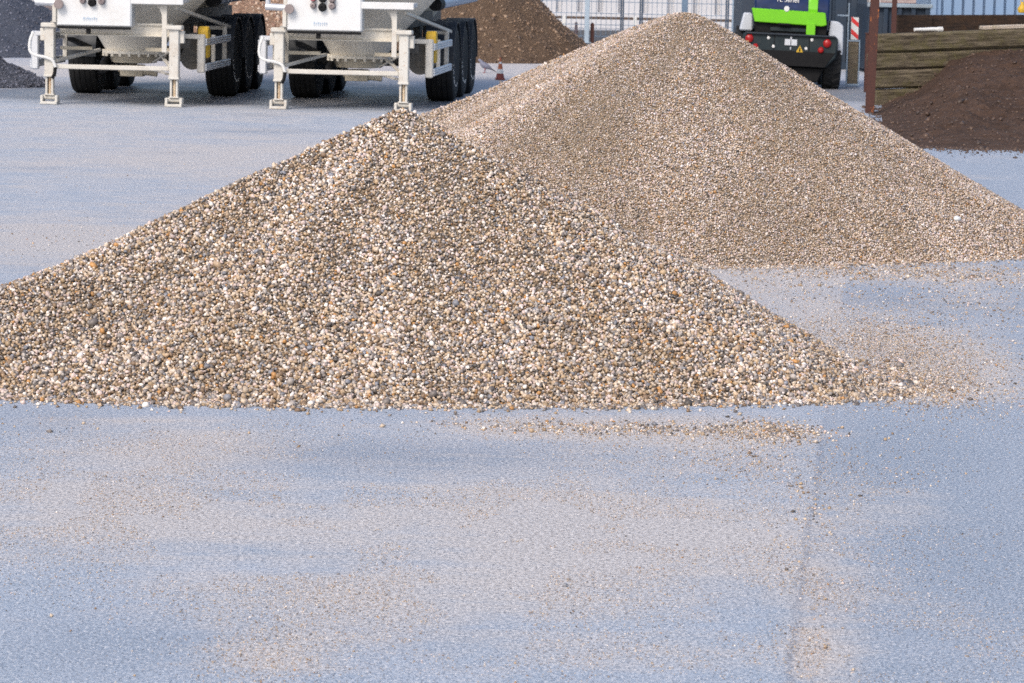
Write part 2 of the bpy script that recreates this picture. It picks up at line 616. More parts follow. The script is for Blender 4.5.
class Heap:
    """a poured heap: apex, footprint outline, straight slopes at the angle of repose"""

    def __init__(s, apex, h, outline, seed=0, rough=0.03, crown=0.05, nf=0.9, soft=9):
        s.a, s.h, s.seed, s.rough, s.crown, s.nf = Vector(apex), h, seed, rough, crown, nf
        pts = [Vector((p[0], p[1])) for p in outline]
        dense = []
        for i, p in enumerate(pts):
            q = pts[(i + 1) % len(pts)]
            for t in np.linspace(0, 1, 24, endpoint=False):
                dense.append(p.lerp(q, t))
        d = np.array([(p.x - s.a.x, p.y - s.a.y) for p in dense])
        ph = np.arctan2(d[:, 1], d[:, 0])
        o = np.argsort(ph)
        s.ph, s.r = ph[o], np.hypot(d[:, 0], d[:, 1])[o]
        # the outline rounded off at its corners, by bearing from the apex
        g = np.linspace(-math.pi, math.pi, 360, endpoint=False)
        rg = np.interp(g, s.ph, s.r, period=2 * math.pi)
        k = np.hanning(soft + 2)[1:-1]
        k /= k.sum()
        hw = soft // 2
        s.ph, s.r = g, np.convolve(np.concatenate([rg[-hw:], rg, rg[:hw]]), k, 'valid')
        s.bb = (min(p.x for p in pts), max(p.x for p in pts), min(p.y for p in pts), max(p.y for p in pts))

    def radius(s, ph):
        return np.interp(ph, s.ph, s.r, period=2 * math.pi)

    def rho(s, x, y):
        dx, dy = x - s.a.x, y - s.a.y
        wob = 1 + 0.05 * (fbm(x * 1.3, y * 1.3, 3, s.seed + 5) - 0.5)
        return np.hypot(dx, dy) / s.radius(np.arctan2(dy, dx)) * wob

    def z(s, x, y):
        r = s.rho(x, y)
        c = s.crown
        g = (1 - np.sqrt(r * r + c * c)) / (1 - c)
        toe = 0.035
        g = 0.5 * (g + np.sqrt(g * g + toe * toe)) - toe * 0.5
        n = (fbm(x * s.nf, y * s.nf, 4, s.seed) - 0.5) * s.rough * np.clip(3 * (1 - r), 0, 1) * np.clip(r * 3, 0.25, 1)
        ph = np.arctan2(y - s.a.y, x - s.a.x)
        n = n + (fbm(ph * 4 + 30, r * 1.5, 3, s.seed + 2) - .5) * s.rough * .8 * np.clip(4 * (1 - r), 0, 1) * np.clip(r * 2.2, 0, 1)
        return s.h * np.maximum(g, -0.01) + n * 2 - 0.004

    def mesh(s, nr=60, nphi=160):
        ph = np.linspace(-math.pi, math.pi, nphi, endpoint=False)
        rr = np.linspace(0, 1.03, nr + 1)[1:]
        Rg = s.radius(ph)
        X = s.a.x + np.outer(rr, Rg * np.cos(ph))
        Y = s.a.y + np.outer(rr, Rg * np.sin(ph))
        Z = s.z(X, Y)
        Z[-1] = -0.03
        v = np.concatenate([[[s.a.x, s.a.y, float(s.z(np.array([s.a.x]), np.array([s.a.y]))[0])]], np.stack([X, Y, Z], -1).reshape(-1, 3)])
        i = np.arange(nphi)
        j = (i + 1) % nphi
        tri = np.stack([np.zeros(nphi, int), 1 + i, 1 + j], 1)
        q = np.concatenate([np.stack([1 + k * nphi + i, 1 + (k + 1) * nphi + i, 1 + (k + 1) * nphi + j, 1 + k * nphi + j], 1) for k in range(nr - 1)])
        return v, tri, q


def make_heap(name, heap, bed, stone, spacing, size, shape, lift=0.0, drop=0.006, cull=None, pal=PAL, palw=PALW, gain=1.0, big=0.0, back_spacing=2.0, jitter=.18):
    v, tri, q = heap.mesh()
    v = v - np.array([0, 0, drop])
    x0, x1, y0, y1 = heap.bb
    p = jitter_grid(x0 - .05, x1 + .05, y0 - .05, y1 + .05, spacing)
    r = heap.rho(p[:, 0], p[:, 1])
    keep = r < 1.0
    # far side of the heap: coarser cover
    back = p[:, 1] > heap.a.y + 0.55
    keep &= ~(back & (rng.random(len(p)) > 1 / back_spacing ** 2))
    p, back = p[keep], back[keep]
    z = heap.z(p[:, 0], p[:, 1])
    n = len(p)
    # coarser stones roll to the toe; runs of finer, paler or rustier material lie down the slope
    rho = heap.rho(p[:, 0], p[:, 1])
    run = fbm(np.arctan2(p[:, 1] - heap.a.y, p[:, 0] - heap.a.x) * 5 + 40, rho * 2.2, 4, heap.seed + 11) - .5
    blot = fbm(p[:, 0] * 1.6, p[:, 1] * 1.6, 4, heap.seed + 21) - .5
    sz = size * (.84 + .26 * rho + .5 * run) * np.exp(rng.normal(0, 0.24, n)) * np.where(back, back_spacing * 0.8, 1)
    tint = 1 + np.stack([.30 * run + .26 * blot, .32 * run + .30 * blot, .36 * run + .38 * blot], 1)
    if big:
        sz *= np.where(rng.random(n) < big, 1.5, 1)
    pos = np.stack([p[:, 0], p[:, 1], z + lift + rng.uniform(-0.25, 0.35, n) * sz], 1)
    sv, sf, sc = stones(pos, sz, shape, pal=pal, palw=palw, gain=gain, tint=tint, jitter=jitter)
    o = len(v)
    verts = np.concatenate([v, sv])
    cols = np.concatenate([np.full((len(v), 3), 0.2), sc])
    mi = np.concatenate([np.zeros(len(tri) + len(q)), np.ones(len(sf))])
    ob = np_mesh(name, verts, [tri, q, sf + o], [bed, stone], mi, True, cols)
    return ob


def outline_px(front, back):
    """front: pixels on the ground; back: world xy"""
    return [at(*p) for p in front] + [Vector((b[0], b[1], 0)) for b in back]


# ================================================================== GROUND
BLOB_DUST = [  # px, py, half width, half height, strength : beige grit lying on the concrete
    (180, 440, 120, 26, .7), (300, 520, 380, 48, .75), (60, 500, 130, 40, .5), (620, 530, 170, 52, .6), (700, 440, 110, 26, .7), (560, 430, 150, 14, .7),
    (880, 500, 90, 30, .55), (850, 590, 60, 40, .5), (820, 650, 34, 60, .8), (330, 600, 160, 28, .6), (270, 655, 60, 26, .7), (620, 655, 150, 20, .35), (560, 600, 110, 20, .3),
    (980, 640, 60, 34, .3), (905, 350, 100, 44, 1.35), (905, 388, 70, 18, 1.1), (650, 430, 150, 7, .9), (1000, 380, 60, 24, .5), (880, 273, 190, 13, .95), (770, 292, 60, 14, .45), (985, 300, 60, 22, .5),
    (60, 240, 130, 20, .9), (230, 215, 70, 14, .4), (230, 160, 220, 18, .45), (90, 130, 120, 10, .3), (330, 150, 90, 10, .3), (300, 190, 80, 10, .2),
    (985, 178, 60, 5, .5), (1000, 158, 60, 4, .6), (150, 72, 260, 7, .8), (330, 66, 200, 8, .8), (500, 64, 70, 5, .6), (860, 96, 40, 10, .3)]
BLOB_DAMP_SHADE = [  # wetter, bluer concrete, plus shade under the trailers painted into the colour
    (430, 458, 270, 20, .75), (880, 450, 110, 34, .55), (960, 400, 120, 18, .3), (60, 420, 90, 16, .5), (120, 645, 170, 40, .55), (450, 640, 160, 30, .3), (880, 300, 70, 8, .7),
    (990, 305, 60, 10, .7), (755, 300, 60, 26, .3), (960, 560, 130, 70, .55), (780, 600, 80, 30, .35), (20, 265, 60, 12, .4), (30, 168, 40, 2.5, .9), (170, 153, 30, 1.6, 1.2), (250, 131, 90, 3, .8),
    (130, 97, 260, 6, 1.5), (330, 100, 150, 7, 1.3), (250, 115, 40, 1.5, .8), (600, 36, 60, 9, 1.6), (850, 92, 50, 8, 1.3), (150, 86, 160, 10, 1.4), (345, 89, 140, 10, 1.4), (840, 95, 60, 10, 1.0)]  # the wide strong blobs under both trailers are painted shade


def make_ground():
    ys = np.concatenate([[-900, -200, -40, 0, 4], np.geomspace(6.5, 120, 330), [140, 200, 400, 900, 2500]])
    xs = np.concatenate([[-2500, -600, -150, -50, -28], np.linspace(-17, 17, 280), [28, 50, 150, 600, 2500]])
    X, Y = np.meshgrid(xs, ys)
    n = X.size
    v = np.stack([X.ravel(), Y.ravel(), np.zeros(n)], 1)
    nx = len(xs)
    i, j = np.meshgrid(np.arange(nx - 1), np.arange(len(ys) - 1))
    a = (j * nx + i).ravel()
    q = np.stack([a, a + 1, a + 1 + nx, a + nx], 1)

    def blobs(L, warp):
        s = np.zeros(n)
        wx = (fbm(v[:, 0] * .8, v[:, 1] * .35, 4, warp) - .5) * 1.4
        wy = (fbm(v[:, 0] * .9, v[:, 1] * .35, 4, warp + 3) - .5) * 2.2
        for px, py, hw, hh, k in L:
            c = at(px, py)
            rx = hw * c.y / F_PX
            ry = abs(at(px, py - hh).y - at(px, py + hh).y) / 2
            s += k * np.exp(-(((v[:, 0] + wx * min(rx, 1) - c.x) / rx) ** 2 + ((v[:, 1] + wy * min(ry * .4, 1) - c.y) / ry) ** 2) * 0.9)
        return np.clip(s, 0, 1.5)

    dust = blobs(BLOB_DUST, 2)
    damp_shade = blobs(BLOB_DAMP_SHADE, 8)
    # bring the concrete under the far yard: dustier everywhere
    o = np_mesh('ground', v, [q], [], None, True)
    for nm, arr in (('dust', dust), ('damp_shade', damp_shade)):
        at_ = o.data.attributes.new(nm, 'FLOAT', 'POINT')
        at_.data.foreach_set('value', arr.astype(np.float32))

    k = NT('dusty_concrete_yard')
    c = k.coord()
    A = lambda nm: k.n('Attribute', attribute_name=nm).outputs['Fac']
    n_big = k.noise(c, 0.75, 8, 0.68, 0.6)
    n_mid = k.noise(c, 2.4, 6, 0.65, 0.3)
    n_sm = k.noise(c, 9, 6, 0.75, 0.4)
    n_fine = k.noise(c, 55, 4, 0.8)
    n_grit = k.noise(c, 120, 3, 0.8)
    # joint between two poured bays
    p0, p1 = at(787, 683), at(827, 405)
    dr = Vector((p1.x - p0.x, p1.y - p0.y)).normalized()
    nx_, ny_ = dr.y, -dr.x
    sep = k.n('SeparateXYZ')
    k.l(c, sep.inputs[0])
    dist = k.math('SUBTRACT', k.math('ADD', k.math('MULTIPLY', sep.outputs[0], nx_), k.math('MULTIPLY', sep.outputs[1], ny_)), nx_ * p0.x + ny_ * p0.y)
    wav = k.math('ADD', dist, k.math('MULTIPLY', k.math('SUBTRACT', n_sm, 0.5), 0.05))
    wav = k.math('ADD', wav, k.math('MULTIPLY', k.math('SUBTRACT', n_mid, 0.5), 0.05))
    side = k.ramp(wav, -0.012, 0.012)                       # 1 on the right hand bay
    seam = k.math('SUBTRACT', 1.0, k.ramp(k.math('ABSOLUTE', wav), 0.003, 0.022))
    strip = k.math('MULTIPLY', side, k.math('SUBTRACT', 1.0, k.ramp(wav, 0.06, 0.24)))
    base = k.mix(k.ramp(n_mid, 0.3, 0.7), (0.268, 0.322, 0.400), (0.352, 0.400, 0.480))
    base = k.mix(k.math('MULTIPLY', side, 0.35), base, (0.185, 0.228, 0.298))
    d = k.math('ADD', A('dust'), k.math('MULTIPLY', k.math('SUBTRACT', n_big, 0.5), 1.3))
    d = k.math('ADD', d, k.math('MULTIPLY', k.math('SUBTRACT', n_mid, 0.5), 0.8))
    d = k.math('ADD', d, k.math('MULTIPLY', k.math('SUBTRACT', n_sm, 0.5), 0.7))
    d = k.math('ADD', d, k.math('MULTIPLY', k.math('SUBTRACT', n_fine, 0.5), 1.1))
    d = k.math('ADD', d, k.math('MULTIPLY', k.math('SUBTRACT', n_grit, 0.5), 0.9))
    d = k.math('SUBTRACT', d, k.math('MULTIPLY', side, k.ramp(sep.outputs[1], 11.3, 12.8, 0.12, 0.5)))
    d = k.math('ADD', d, k.ramp(sep.outputs[1], 14.4, 16, 0, 0.3))
    stk = k.noise(k.mapping(c, (0.5, 2.6, 1)), 1.6, 7, 0.7, 0.5)
    d = k.math('ADD', d, k.math('MULTIPLY', k.math('SUBTRACT', stk, 0.5), 1.2))
    dustf = k.ramp(d, 0.10, 0.80, 0, 0.88)
    dcol = k.mix(k.ramp(n_fine, 0.35, 0.65), (0.355, 0.325, 0.308), (0.56, 0.52, 0.50))
    wet = k.math('ADD', A('damp_shade'), k.math('MULTIPLY', k.math('SUBTRACT', n_mid, 0.5), 0.7))
    wet_shade_f = k.ramp(k.math('ADD', k.math('ADD', wet, k.math('MULTIPLY', k.math('SUBTRACT', n_sm, 0.5), 0.7)), k.math('MULTIPLY', k.math('SUBTRACT', n_fine, 0.5), 0.8)), 0.15, 1.1, 0, 0.75)
    col = k.mix(wet_shade_f, base, (0.138, 0.174, 0.235))
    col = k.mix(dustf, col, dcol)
    col = k.mix(k.ramp(A('damp_shade'), 0.95, 1.4, 0, 0.75), col, (0.055, 0.065, 0.085))  # deepens the painted shade under the trailers, and the wettest patches
    col = k.mix(k.math('MULTIPLY', strip, k.math('MULTIPLY', k.ramp(n_sm, 0.38, 0.55, 0, 0.8), k.ramp(sep.outputs[1], 9.5, 12.6, 1.0, 0.15))), col, (0.46, 0.415, 0.39))
    near = k.ramp(sep.outputs[1], 13.2, 14.6, 1.0, 0.0)
    col = k.mix(k.math('MULTIPLY', k.math('MULTIPLY', seam, near), k.ramp(n_sm, 0.34, 0.58, 0.1, 0.62)), col, (0.15, 0.17, 0.22))
    # aggregate grain: dark and pale specks everywhere
    gr = k.math('ADD', k.math('MULTIPLY', n_grit, 0.6), k.math('MULTIPLY', n_fine, 0.4))
    col = k.mix(k.ramp(gr, 0.48, 0.41, 0, 0.95), col, (0.085, 0.08, 0.085))
    col = k.mix(k.ramp(gr, 0.525, 0.59, 0, 0.9), col, (0.68, 0.66, 0.66))
    ru = k.math('ADD', k.ramp(wet, 0.1, 1.0, 0.62, 0.42), k.math('MULTIPLY', dustf, 0.25))
    k.bump(k.math('ADD', n_fine, k.math('MULTIPLY', n_grit, 0.6)), 0.5, 0.008)
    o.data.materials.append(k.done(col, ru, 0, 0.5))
    tag(o, 'wide concrete yard, bluish grey with beige grit patches', 'ground', kind='structure')


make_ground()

# ================================================================== GRAVEL HEAPS
ax, ay = at(390, 112, 1.2).x, None
apexA = atY(404, 105.5, 16.6)
HA = apexA.z
front = [(-275, 394), (-120, 398), (0, 399), (100, 403), (260, 406), (420, 407), (560, 407), (700, 405), (810, 403), (860, 399), (892, 391), (900, 381)]
backA = [(1.3, 16.5), (0.7, 18.0), (0.0, 18.9), (-0.8, 19.1), (-1.8, 18.0), (-2.5, 16.7), (-3.05, 15.45)]
heapA = Heap(apexA, HA, outline_px(front, backA), 3, rough=0.06, crown=0.016)
g = make_heap('gravel_pile', heapA, MAT['gravel_bed'], MAT['stone'], 0.0142, 0.0184, ICO, big=0.008, gain=1.04, jitter=.27)
tag(g, 'nearer, coarser gravel pile of rounded pebbles in front of the finer one', 'gravel pile', 'gravel piles on the yard')

apexB = atY(687, 8.5, 23.8)
HB = apexB.z
frontB = [(240, 215), (262, 262), (420, 270), (560, 270), (700, 268), (820, 265), (930, 262), (1024, 258), (1075, 254), (1100, 246)]
backB = [(3.9, 24.3), (3.0, 26.0), (1.6, 27.1), (0.2, 27.6), (-1.3, 27.7), (-2.55, 27.0)]
heapB = Heap(apexB, HB, outline_px(frontB, backB), 9, rough=0.04, crown=0.045, nf=0.7, soft=41)
PALWB = PALW * np.array([.8, 1.4, 1.6, 1.4, .9, .6, .7, .5, .35, .3, 1.6, 1.1, .8, .4, .9])
PALWB /= PALWB.sum()
g = make_heap('gravel_pile', heapB, MAT['gravel_bed'], MAT['stone'], 0.0118, 0.0150, OCT, palw=PALWB, gain=np.array([1.06, 1.065, 1.10]), drop=0.004)
tag(g, 'taller heap of finer pale gravel behind the coarse pebble pile', 'gravel pile', 'gravel piles on the yard')


# loose stones strewn over the concrete
def strew():
    P, Z = [], []

    def add(p, s):
        r = np.minimum(heapA.rho(p[:, 0], p[:, 1]), heapB.rho(p[:, 0], p[:, 1]))
        k = r > 0.985
        P.append(p[k])
        Z.append(s[k])

    # spill along the toes
    for heap, n, sz, sp in ((heapA, 5200, .020, .045), (heapB, 6500, .014, .05)):
        ph = rng.uniform(-math.pi, -0.12, n)
        rr = heap.radius(ph)
        d = rng.exponential(sp, n) - 0.03
        p = np.stack([heap.a.x + (rr + d) * np.cos(ph), heap.a.y + (rr + d) * np.sin(ph)], 1)
        add(p, sz * np.exp(rng.normal(0, .3, n)))
    # swathes dragged by wheels and the loader's bucket
    for px, py, hw, hh, n, sz in ((888, 380, 36, 12, 900, .016), (892, 352, 70, 30, 11000, .0075), (905, 385, 60, 14, 3500, .008), (960, 300, 90, 22, 1300, .010), (900, 272, 150, 7, 3000, .012), (790, 285, 60, 12, 600, .010),
                                  (650, 430, 120, 5, 900, .012), (500, 424, 60, 8, 150, .009), (772, 431, 34, 8, 620, .012), (740, 455, 50, 20, 1500, .006), (812, 505, 12, 26, 70, .012), (812, 600, 14, 60, 90, .008), (850, 470, 70, 20, 250, .007),
                                  (110, 425, 120, 12, 28, .013), (380, 425, 160, 14, 40, .010), (60, 240, 120, 16, 300, .009), (200, 190, 160, 40, 250, .009)):
        c = at(px, py)
        rx = hw * c.y / F_PX
        ry = abs(at(px, py - hh).y - at(px, py + hh).y) / 2
        p = rng.normal(size=(n, 2)) * np.array([rx, ry]) * .75 + np.array([c.x, c.y])
        add(p, sz * np.exp(rng.normal(0, .35, n)))
    # odd single ones
    n = 420
    pp = np.stack([rng.uniform(0, W, n), rng.uniform(130, 683, n)], 1)
    p = np.array([at(*x)[:2] for x in pp])
    add(p, .0065 * np.exp(rng.normal(0, .45, n)))
    # fine grit in the dusty patches
    tot = sum(b[2] * b[3] * b[4] for b in BLOB_DUST[:20])
    for px, py, hw, hh, k in BLOB_DUST[:20]:
        n = int(75000 * hw * hh * k / tot)
        c = at(px, py)
        rx = hw * c.y / F_PX
        ry = abs(at(px, py - hh).y - at(px, py + hh).y) / 2
        p = rng.normal(size=(n, 2)) * np.array([rx, ry]) * .8 + np.array([c.x, c.y])
        keep = fbm(p[:, 0] * 3.2, p[:, 1] * 1.6, 5, 71) > .46
        add(p[keep], .0042 * np.exp(rng.normal(0, .3, n))[keep])
    p = np.concatenate(P)
    s = np.concatenate(Z)
    pos = np.stack([p[:, 0], p[:, 1], s * 0.18], 1)
    v, f, c = stones(pos, s, OCT, flat=0.75, jitter=.2, gain=1.06)
    o = np_mesh('loose_gravel', v, [f], [MAT['stone']], None, True, c)
    tag(o, 'loose pebbles strewn over the concrete round the piles', 'gravel', kind='stuff')


strew()


# ================================================================== OTHER HEAPS
def bit_heap(name, heap, mat, n, size, seed, label, pal):
    v, tri, q = heap.mesh(50, 120)
    v = v.copy()
    v[:, 2] += np.where(v[:, 2] > 0.05, (fbm(v[:, 0] * 4, v[:, 1] * 4, 4, seed) - .5) * 0.12, 0)
    ph = rng.uniform(-math.pi, math.pi, n)
    r = np.sqrt(rng.random(n))
    x = heap.a.x + r * heap.radius(ph) * np.cos(ph)
    y = heap.a.y + r * heap.radius(ph) * np.sin(ph)
    z = heap.z(x, y) + (fbm(x * 4, y * 4, 4, seed) - .5) * 0.12
    sv, sf, sc = stones(np.stack([x, y, z], 1), size * np.exp(rng.normal(0, .4, n)), OCT, pal=pal, palw=np.ones(len(pal)) / len(pal), jitter=.25)
    o = np_mesh(name, np.concatenate([v, sv]), [tri, q, sf + len(v)], [mat, MAT['stone']],
                np.concatenate([np.zeros(len(tri) + len(q)), np.ones(len(sf))]), True, np.concatenate([np.full((len(v), 3), .1), sc]))
    return tag(o, label, name.replace('_', ' '))


def cone_heap(px, py_base, rx, depth, h, seed, crown=.06, rough=.06):
    """round heap whose front toe is at a pixel"""
    c = at(px, py_base)
    c = Vector((c.x, c.y + depth, 0))
    ol = [Vector((c.x + rx * math.cos(t), c.y + depth * math.sin(t), 0)) for t in np.linspace(0, 2 * math.pi, 14, endpoint=False)]
    return Heap((c.x, c.y, h), h, ol, seed, rough=rough, crown=crown, nf=1.2)


DARKPAL = np.array([srgb(*c) for c in [(74, 80, 98), (90, 96, 114), (62, 68, 84), (102, 107, 124), (54, 58, 72)]])
BROWNPAL = np.array([srgb(*c) for c in [(112, 90, 72), (128, 103, 82), (92, 72, 57), (140, 118, 98), (80, 64, 54)]])
TANPAL = np.array([srgb(*c) for c in [(170, 138, 116), (190, 162, 140), (146, 112, 90), (206, 186, 168), (128, 96, 80)]])
SOILPAL = np.array([srgb(*c) for c in [(72, 53, 44), (80, 60, 49), (60, 45, 38), (86, 66, 54)]])

bit_heap('grit_pile', cone_heap(-62, 57, 3.15, 3.0, 1.62, 21), MAT['dark_grit'], 9000, .035, 31, 'large dark grey grit pile behind the left trailer', DARKPAL)
bit_heap('grit_pile', cone_heap(-22, 88, 0.95, 1.0, .50, 22, rough=.03), MAT['dark_grit'], 3500, .028, 32, 'small low dark grit pile in front of the large one', DARKPAL)
bit_heap('soil_pile', cone_heap(468, 63, 2.75, 2.9, 2.25, 23, rough=.09), MAT['compost'], 9000, .04, 33, 'brown crumbly soil pile in front of the mesh fence', BROWNPAL)
bit_heap('rubble_pile', cone_heap(268, 41, 2.6, 3.0, 2.1, 24, rough=.09), MAT['rubble'], 6000, .07, 34, 'tan rubble pile seen between the two trailers', TANPAL)


# ================================================================== TRAILERS
def make_trailer():
    t = thing('silo_trailer', '', 'trailer')
    # coupling cabinet at the front
    b = MB()
    b.box((-.21, -.02, 1.015 + .64), (.97, .30, 1.28), bev=.02)
    box = b.build('coupling_cabinet', MAT['white'], t)
    MB().box((-.21, -.162, 1.000), (.95, .03, .034), bev=.003).build('lower_trim', MAT['black'], box)
    MB().box((-.29, -.12, .965), (.055, .06, .09)).build('bump_stop', MAT['black'], box)
    for i, (x, z) in enumerate(((-.355, 1.435), (-.235, 1.44), (-.11, 1.435), (-.355, 1.345), (-.235, 1.325), (-.11, 1.345))):
        r = (.036, .048, .042)[i % 3]
        m = (MAT['redcap'] if i == 0 else MAT['coupling']) if i % 3 != 1 else MAT['black']
        MB().lathe([(r * 1.15, 0), (r * 1.15, .02), (r, .025), (r * .9, .07), (r * .4, .075), (0.002, .06)], 18, 'Y', (x, -.168, z)).build('coupling', m, box).data.transform(Matrix.Translation((x, -.168, z)) @ Matrix.Rotation(math.pi, 4, 'Z') @ Matrix.Translation((-x, .168, -z)))
    # the small blue lettering, too small to read
    k = MB()
    for i, (x, w, h) in enumerate(((-.34, .022, .03), (-.312, .018, .022), (-.288, .02, .03), (-.262, .026, .022), (-.232, .02, .022), (-.205, .018, .03), (-.178, .02, .022))):
        k.box((x, -.171, 1.115 + h / 2 - .011), (w * .75, .003, h), bev=0)
        k.box((x, -.1715, 1.09), (w * .45, .003, .01), bev=0)
    k.build('small_lettering', MAT['mark_blue'], box)
    # beam across the front of the frame, with a lip along its foot
    b = MB().box((0, .20, .975), (1.44, .02, .15)).box((.0, .185, .90), (1.42, .05, .018)).box((0, .20, 1.05), (1.5, .10, .03))
    b.build('front_beam', MAT['hopper'], t)
    # skid plate with curved gusset on the right, plain upright on the left
    b = MB().box((.60, .12, 1.37), (.66, .55, .06)).box((.60, -.15, 1.36), (.68, .03, .09))
    b.build('skid_plate', MAT['white'], t)
    MB().box((-.72, -.10, 1.3), (.05, .10, .5)).build('upright', MAT['cream'], t)
    arc = [(.56 + .175 * math.sin(a), 1.137 + .20 * math.cos(a)) for a in np.linspace(0, math.pi / 2, 8)]
    poly = [(.56, 1.337)] + arc[1:] + [(.735, .70), (.80, .70), (.80, 1.337)]
    poly = [(x_ - .085, z_) for x_, z_ in poly]
    MB().prism(poly, .03, 'Y', -.06).build('gusset', MAT['cream'], t)
    MB().prism([(-.75, 1.06), (-.75, 1.28), (-.70, 1.30), (-.70, 1.06)], .06, 'Y', -.18).build('corner_post', MAT['cream'], t)
    # landing legs
    for s in (-1, 1):
        x = .81 * s
        b = MB().box((x, 0, .685), (.125, .14, .66), bev=.01).box((x, -.005, 1.02), (.21, .20, .06), bev=.012).box((x + .09 * s, .02, .90), (.07, .10, .16))
        b.box((x, -.005, .37), (.14, .155, .03))
        for i in range(3):
            b.box((x - .03 + .03 * i, -.072, .55 + .11 * i), (.012, .008, .012), bev=0)
        leg = b.build('landing_leg', MAT['leg'], t)
        b = MB().box((x - .038, 0, .24), (.028, .10, .24)).box((x + .038, 0, .24), (.028, .10, .24)).box((x, .045, .24), (.09, .02, .24))
        b.build('inner_leg', MAT['leg'], leg)
        MB().cyl((x, .0, .12), (x, .0, .36), .018, n=12).build('jack_screw', MAT['rusty'], leg)
        b = MB().box((x, 0, .02), (.22, .22, .035)).box((x - .095, 0, .075), (.035, .16, .085)).box((x + .095, 0, .075), (.035, .16, .085)).cyl((x - .10, 0, .09), (x + .10, 0, .09), .03, n=12).box((x, 0, .125), (.13, .12, .02))
        b.build('foot', MAT['leg'], leg)
    MB().box((0, -.02, .49), (1.49, .055, .06), bev=.008).build('cross_bar', MAT['cream'], t)
    MB().box((-.53, .34, .72), (.42, .05, .045)).build('rear_cross_bar', MAT['hopper_dark'], t)
    MB().box((.56, .34, .72), (.36, .05, .05)).build('rear_cross_bar', MAT['hopper_dark'], t)
    # discharge hopper: cone, bolted flange, neck and valve
    HY, HX = 1.55, .03
    b = MB().lathe([(.385, .665), (.395, .70), (.55, .95), (.95, 1.36), (1.2, 1.65), (1.2, 2.1)], 40, 'Z', (HX, HY, 0))
    hop = b.build('hopper', MAT['hopper'], t)
    b = MB().lathe([(.40, .625), (.425, .63), (.425, .665), (.40, .67)], 40, 'Z', (HX, HY, 0))
    for i in range(20):
        a = 2 * math.pi * i / 20
        b.box((HX + .41 * math.cos(a), HY + .41 * math.sin(a), .635), (.035, .035, .085), bev=.004)
    b.build('flange', MAT['hopper'], hop)
    MB().lathe([(.20, .50), (.30, .51), (.315, .56), (.33, .625)], 32, 'Z', (HX, HY, 0)).build('discharge_neck', MAT['hopper_dark'], hop)
    b = MB().box((HX - .02, HY, .40), (.30, .25, .15)).cyl((HX - .20, HY - .05, .42), (HX + .32, HY - .05, .37), .045, n=14).cyl((HX, HY, .48), (HX, HY, .34), .13, n=18)
    b.build('outlet_valve', MAT['hopper_dark'], hop)
    MB().tube([(HX - .36, HY - .1, .55), (HX - .38, HY - .2, .50), (HX - .36, HY - .22, .42), (HX - .42, HY - .1, .40)], .05, 10).build('hose', MAT['black'], hop)
    # braces
    for p, q, w in (((-.74, .03, .56), (-.36, 1.1, .68), .05), ((.74, .03, .52), (.40, 1.1, .70), .04), ((.76, .05, .73), (.36, 1.1, .53), .03), ((.72, .02, .42), (.30, 1.2, .44), .035),
                    ((.80, .10, 1.27), (1.12, 2.9, .98), .05), ((-.80, .10, 1.05), (-1.1, 2.9, 1.0), .05)):
        MB().bar(p, q, w, w * .8).build('brace', MAT['cream'], t)
    MB().bar((-.60, .3, .84), (-.47, .9, .72), .09, .05).build('bracket', MAT['black'], t)
    # tank above
    b = MB().lathe([(.02, .35), (.5, .40), (.95, .58), (1.2, .95), (1.24, 1.3), (1.24, 8.4), (1.15, 8.9), (.7, 9.2), (.02, 9.3)], 40, 'Y', (0, 0, 2.62))
    b.build('tank', MAT['white'], t)
    b = MB().lathe([(.35, .9), (.5, 1.1), (1.15, 1.9)], 32, 'Z', (0, 6.6, 0))
    b.build('rear_hopper', MAT['hopper'], t)
    # sub-frame and axles
    for s in (-1, 1):
        MB().box((.46 * s, 5.1, 1.10), (.10, 5.2, .20)).build('chassis_rail', MAT['darksteel'], t)
    for i in range(3):
        y = 3.55 + 1.31 * i
        MB().cyl((-.86, y, .535), (.86, y, .535), .07, n=14).box((.46, y, .80), (.1, .3, .42)).box((-.46, y, .80), (.1, .3, .42)).build('axle', MAT['darksteel'], t)
        for s in (-1, 1):
            x = .955 * s
            prof = [(.30, -.175), (.40, -.19), (.47, -.195), (.515, -.18), (.535, -.15), (.535, .15), (.515, .18), (.47, .195), (.40, .19), (.30, .175)]
            b = MB().lathe(prof, 44, 'X', (x, y, .535))
            w = b.build('tyre', MAT['tyre'], None)
            wheel = thing_part('wheel', t, (0, 0, 0))
            w.parent = wheel
            g = MB()
            for k in (-.11, -.037, .037, .11):
                g.lathe([(.532, k - .007), (.541, k - .004), (.541, k + .004), (.532, k + .007)], 44, 'X', (x, y, .535))
            g.build('tread_rib', MAT['black'], wheel)
            MB().lathe([(.06, .06 * s), (.12, .12 * s), (.16, .12 * s), (.20, .05 * s), (.27, .03 * s), (.295, .09 * s), (.305, .10 * s)], 32, 'X', (x, y, .535)).build('rim', MAT['rim'], wheel)
            # raised white sidewall lettering, worn to flecks
            m = MB()
            rs = random.Random(i * 3 + s)
            for k in range(11):
                a = R(200 + k * 9 + rs.uniform(-2, 2))
                rr = .445 + rs.uniform(-.01, .01)
                m.box((x + .195 * s, y + rr * math.cos(a), .535 + rr * math.sin(a) + .12), (.006, rs.uniform(.016, .034), rs.uniform(.02, .04)), (a, 0, 0), 0)
            m.build('sidewall_marking', MAT['mark_white'], wheel)
            # mudguard over the wheel
            g = bmesh.new()
            ring = []
            x0, x1 = (.75, 1.165) if s > 0 else (-1.165, -.75)
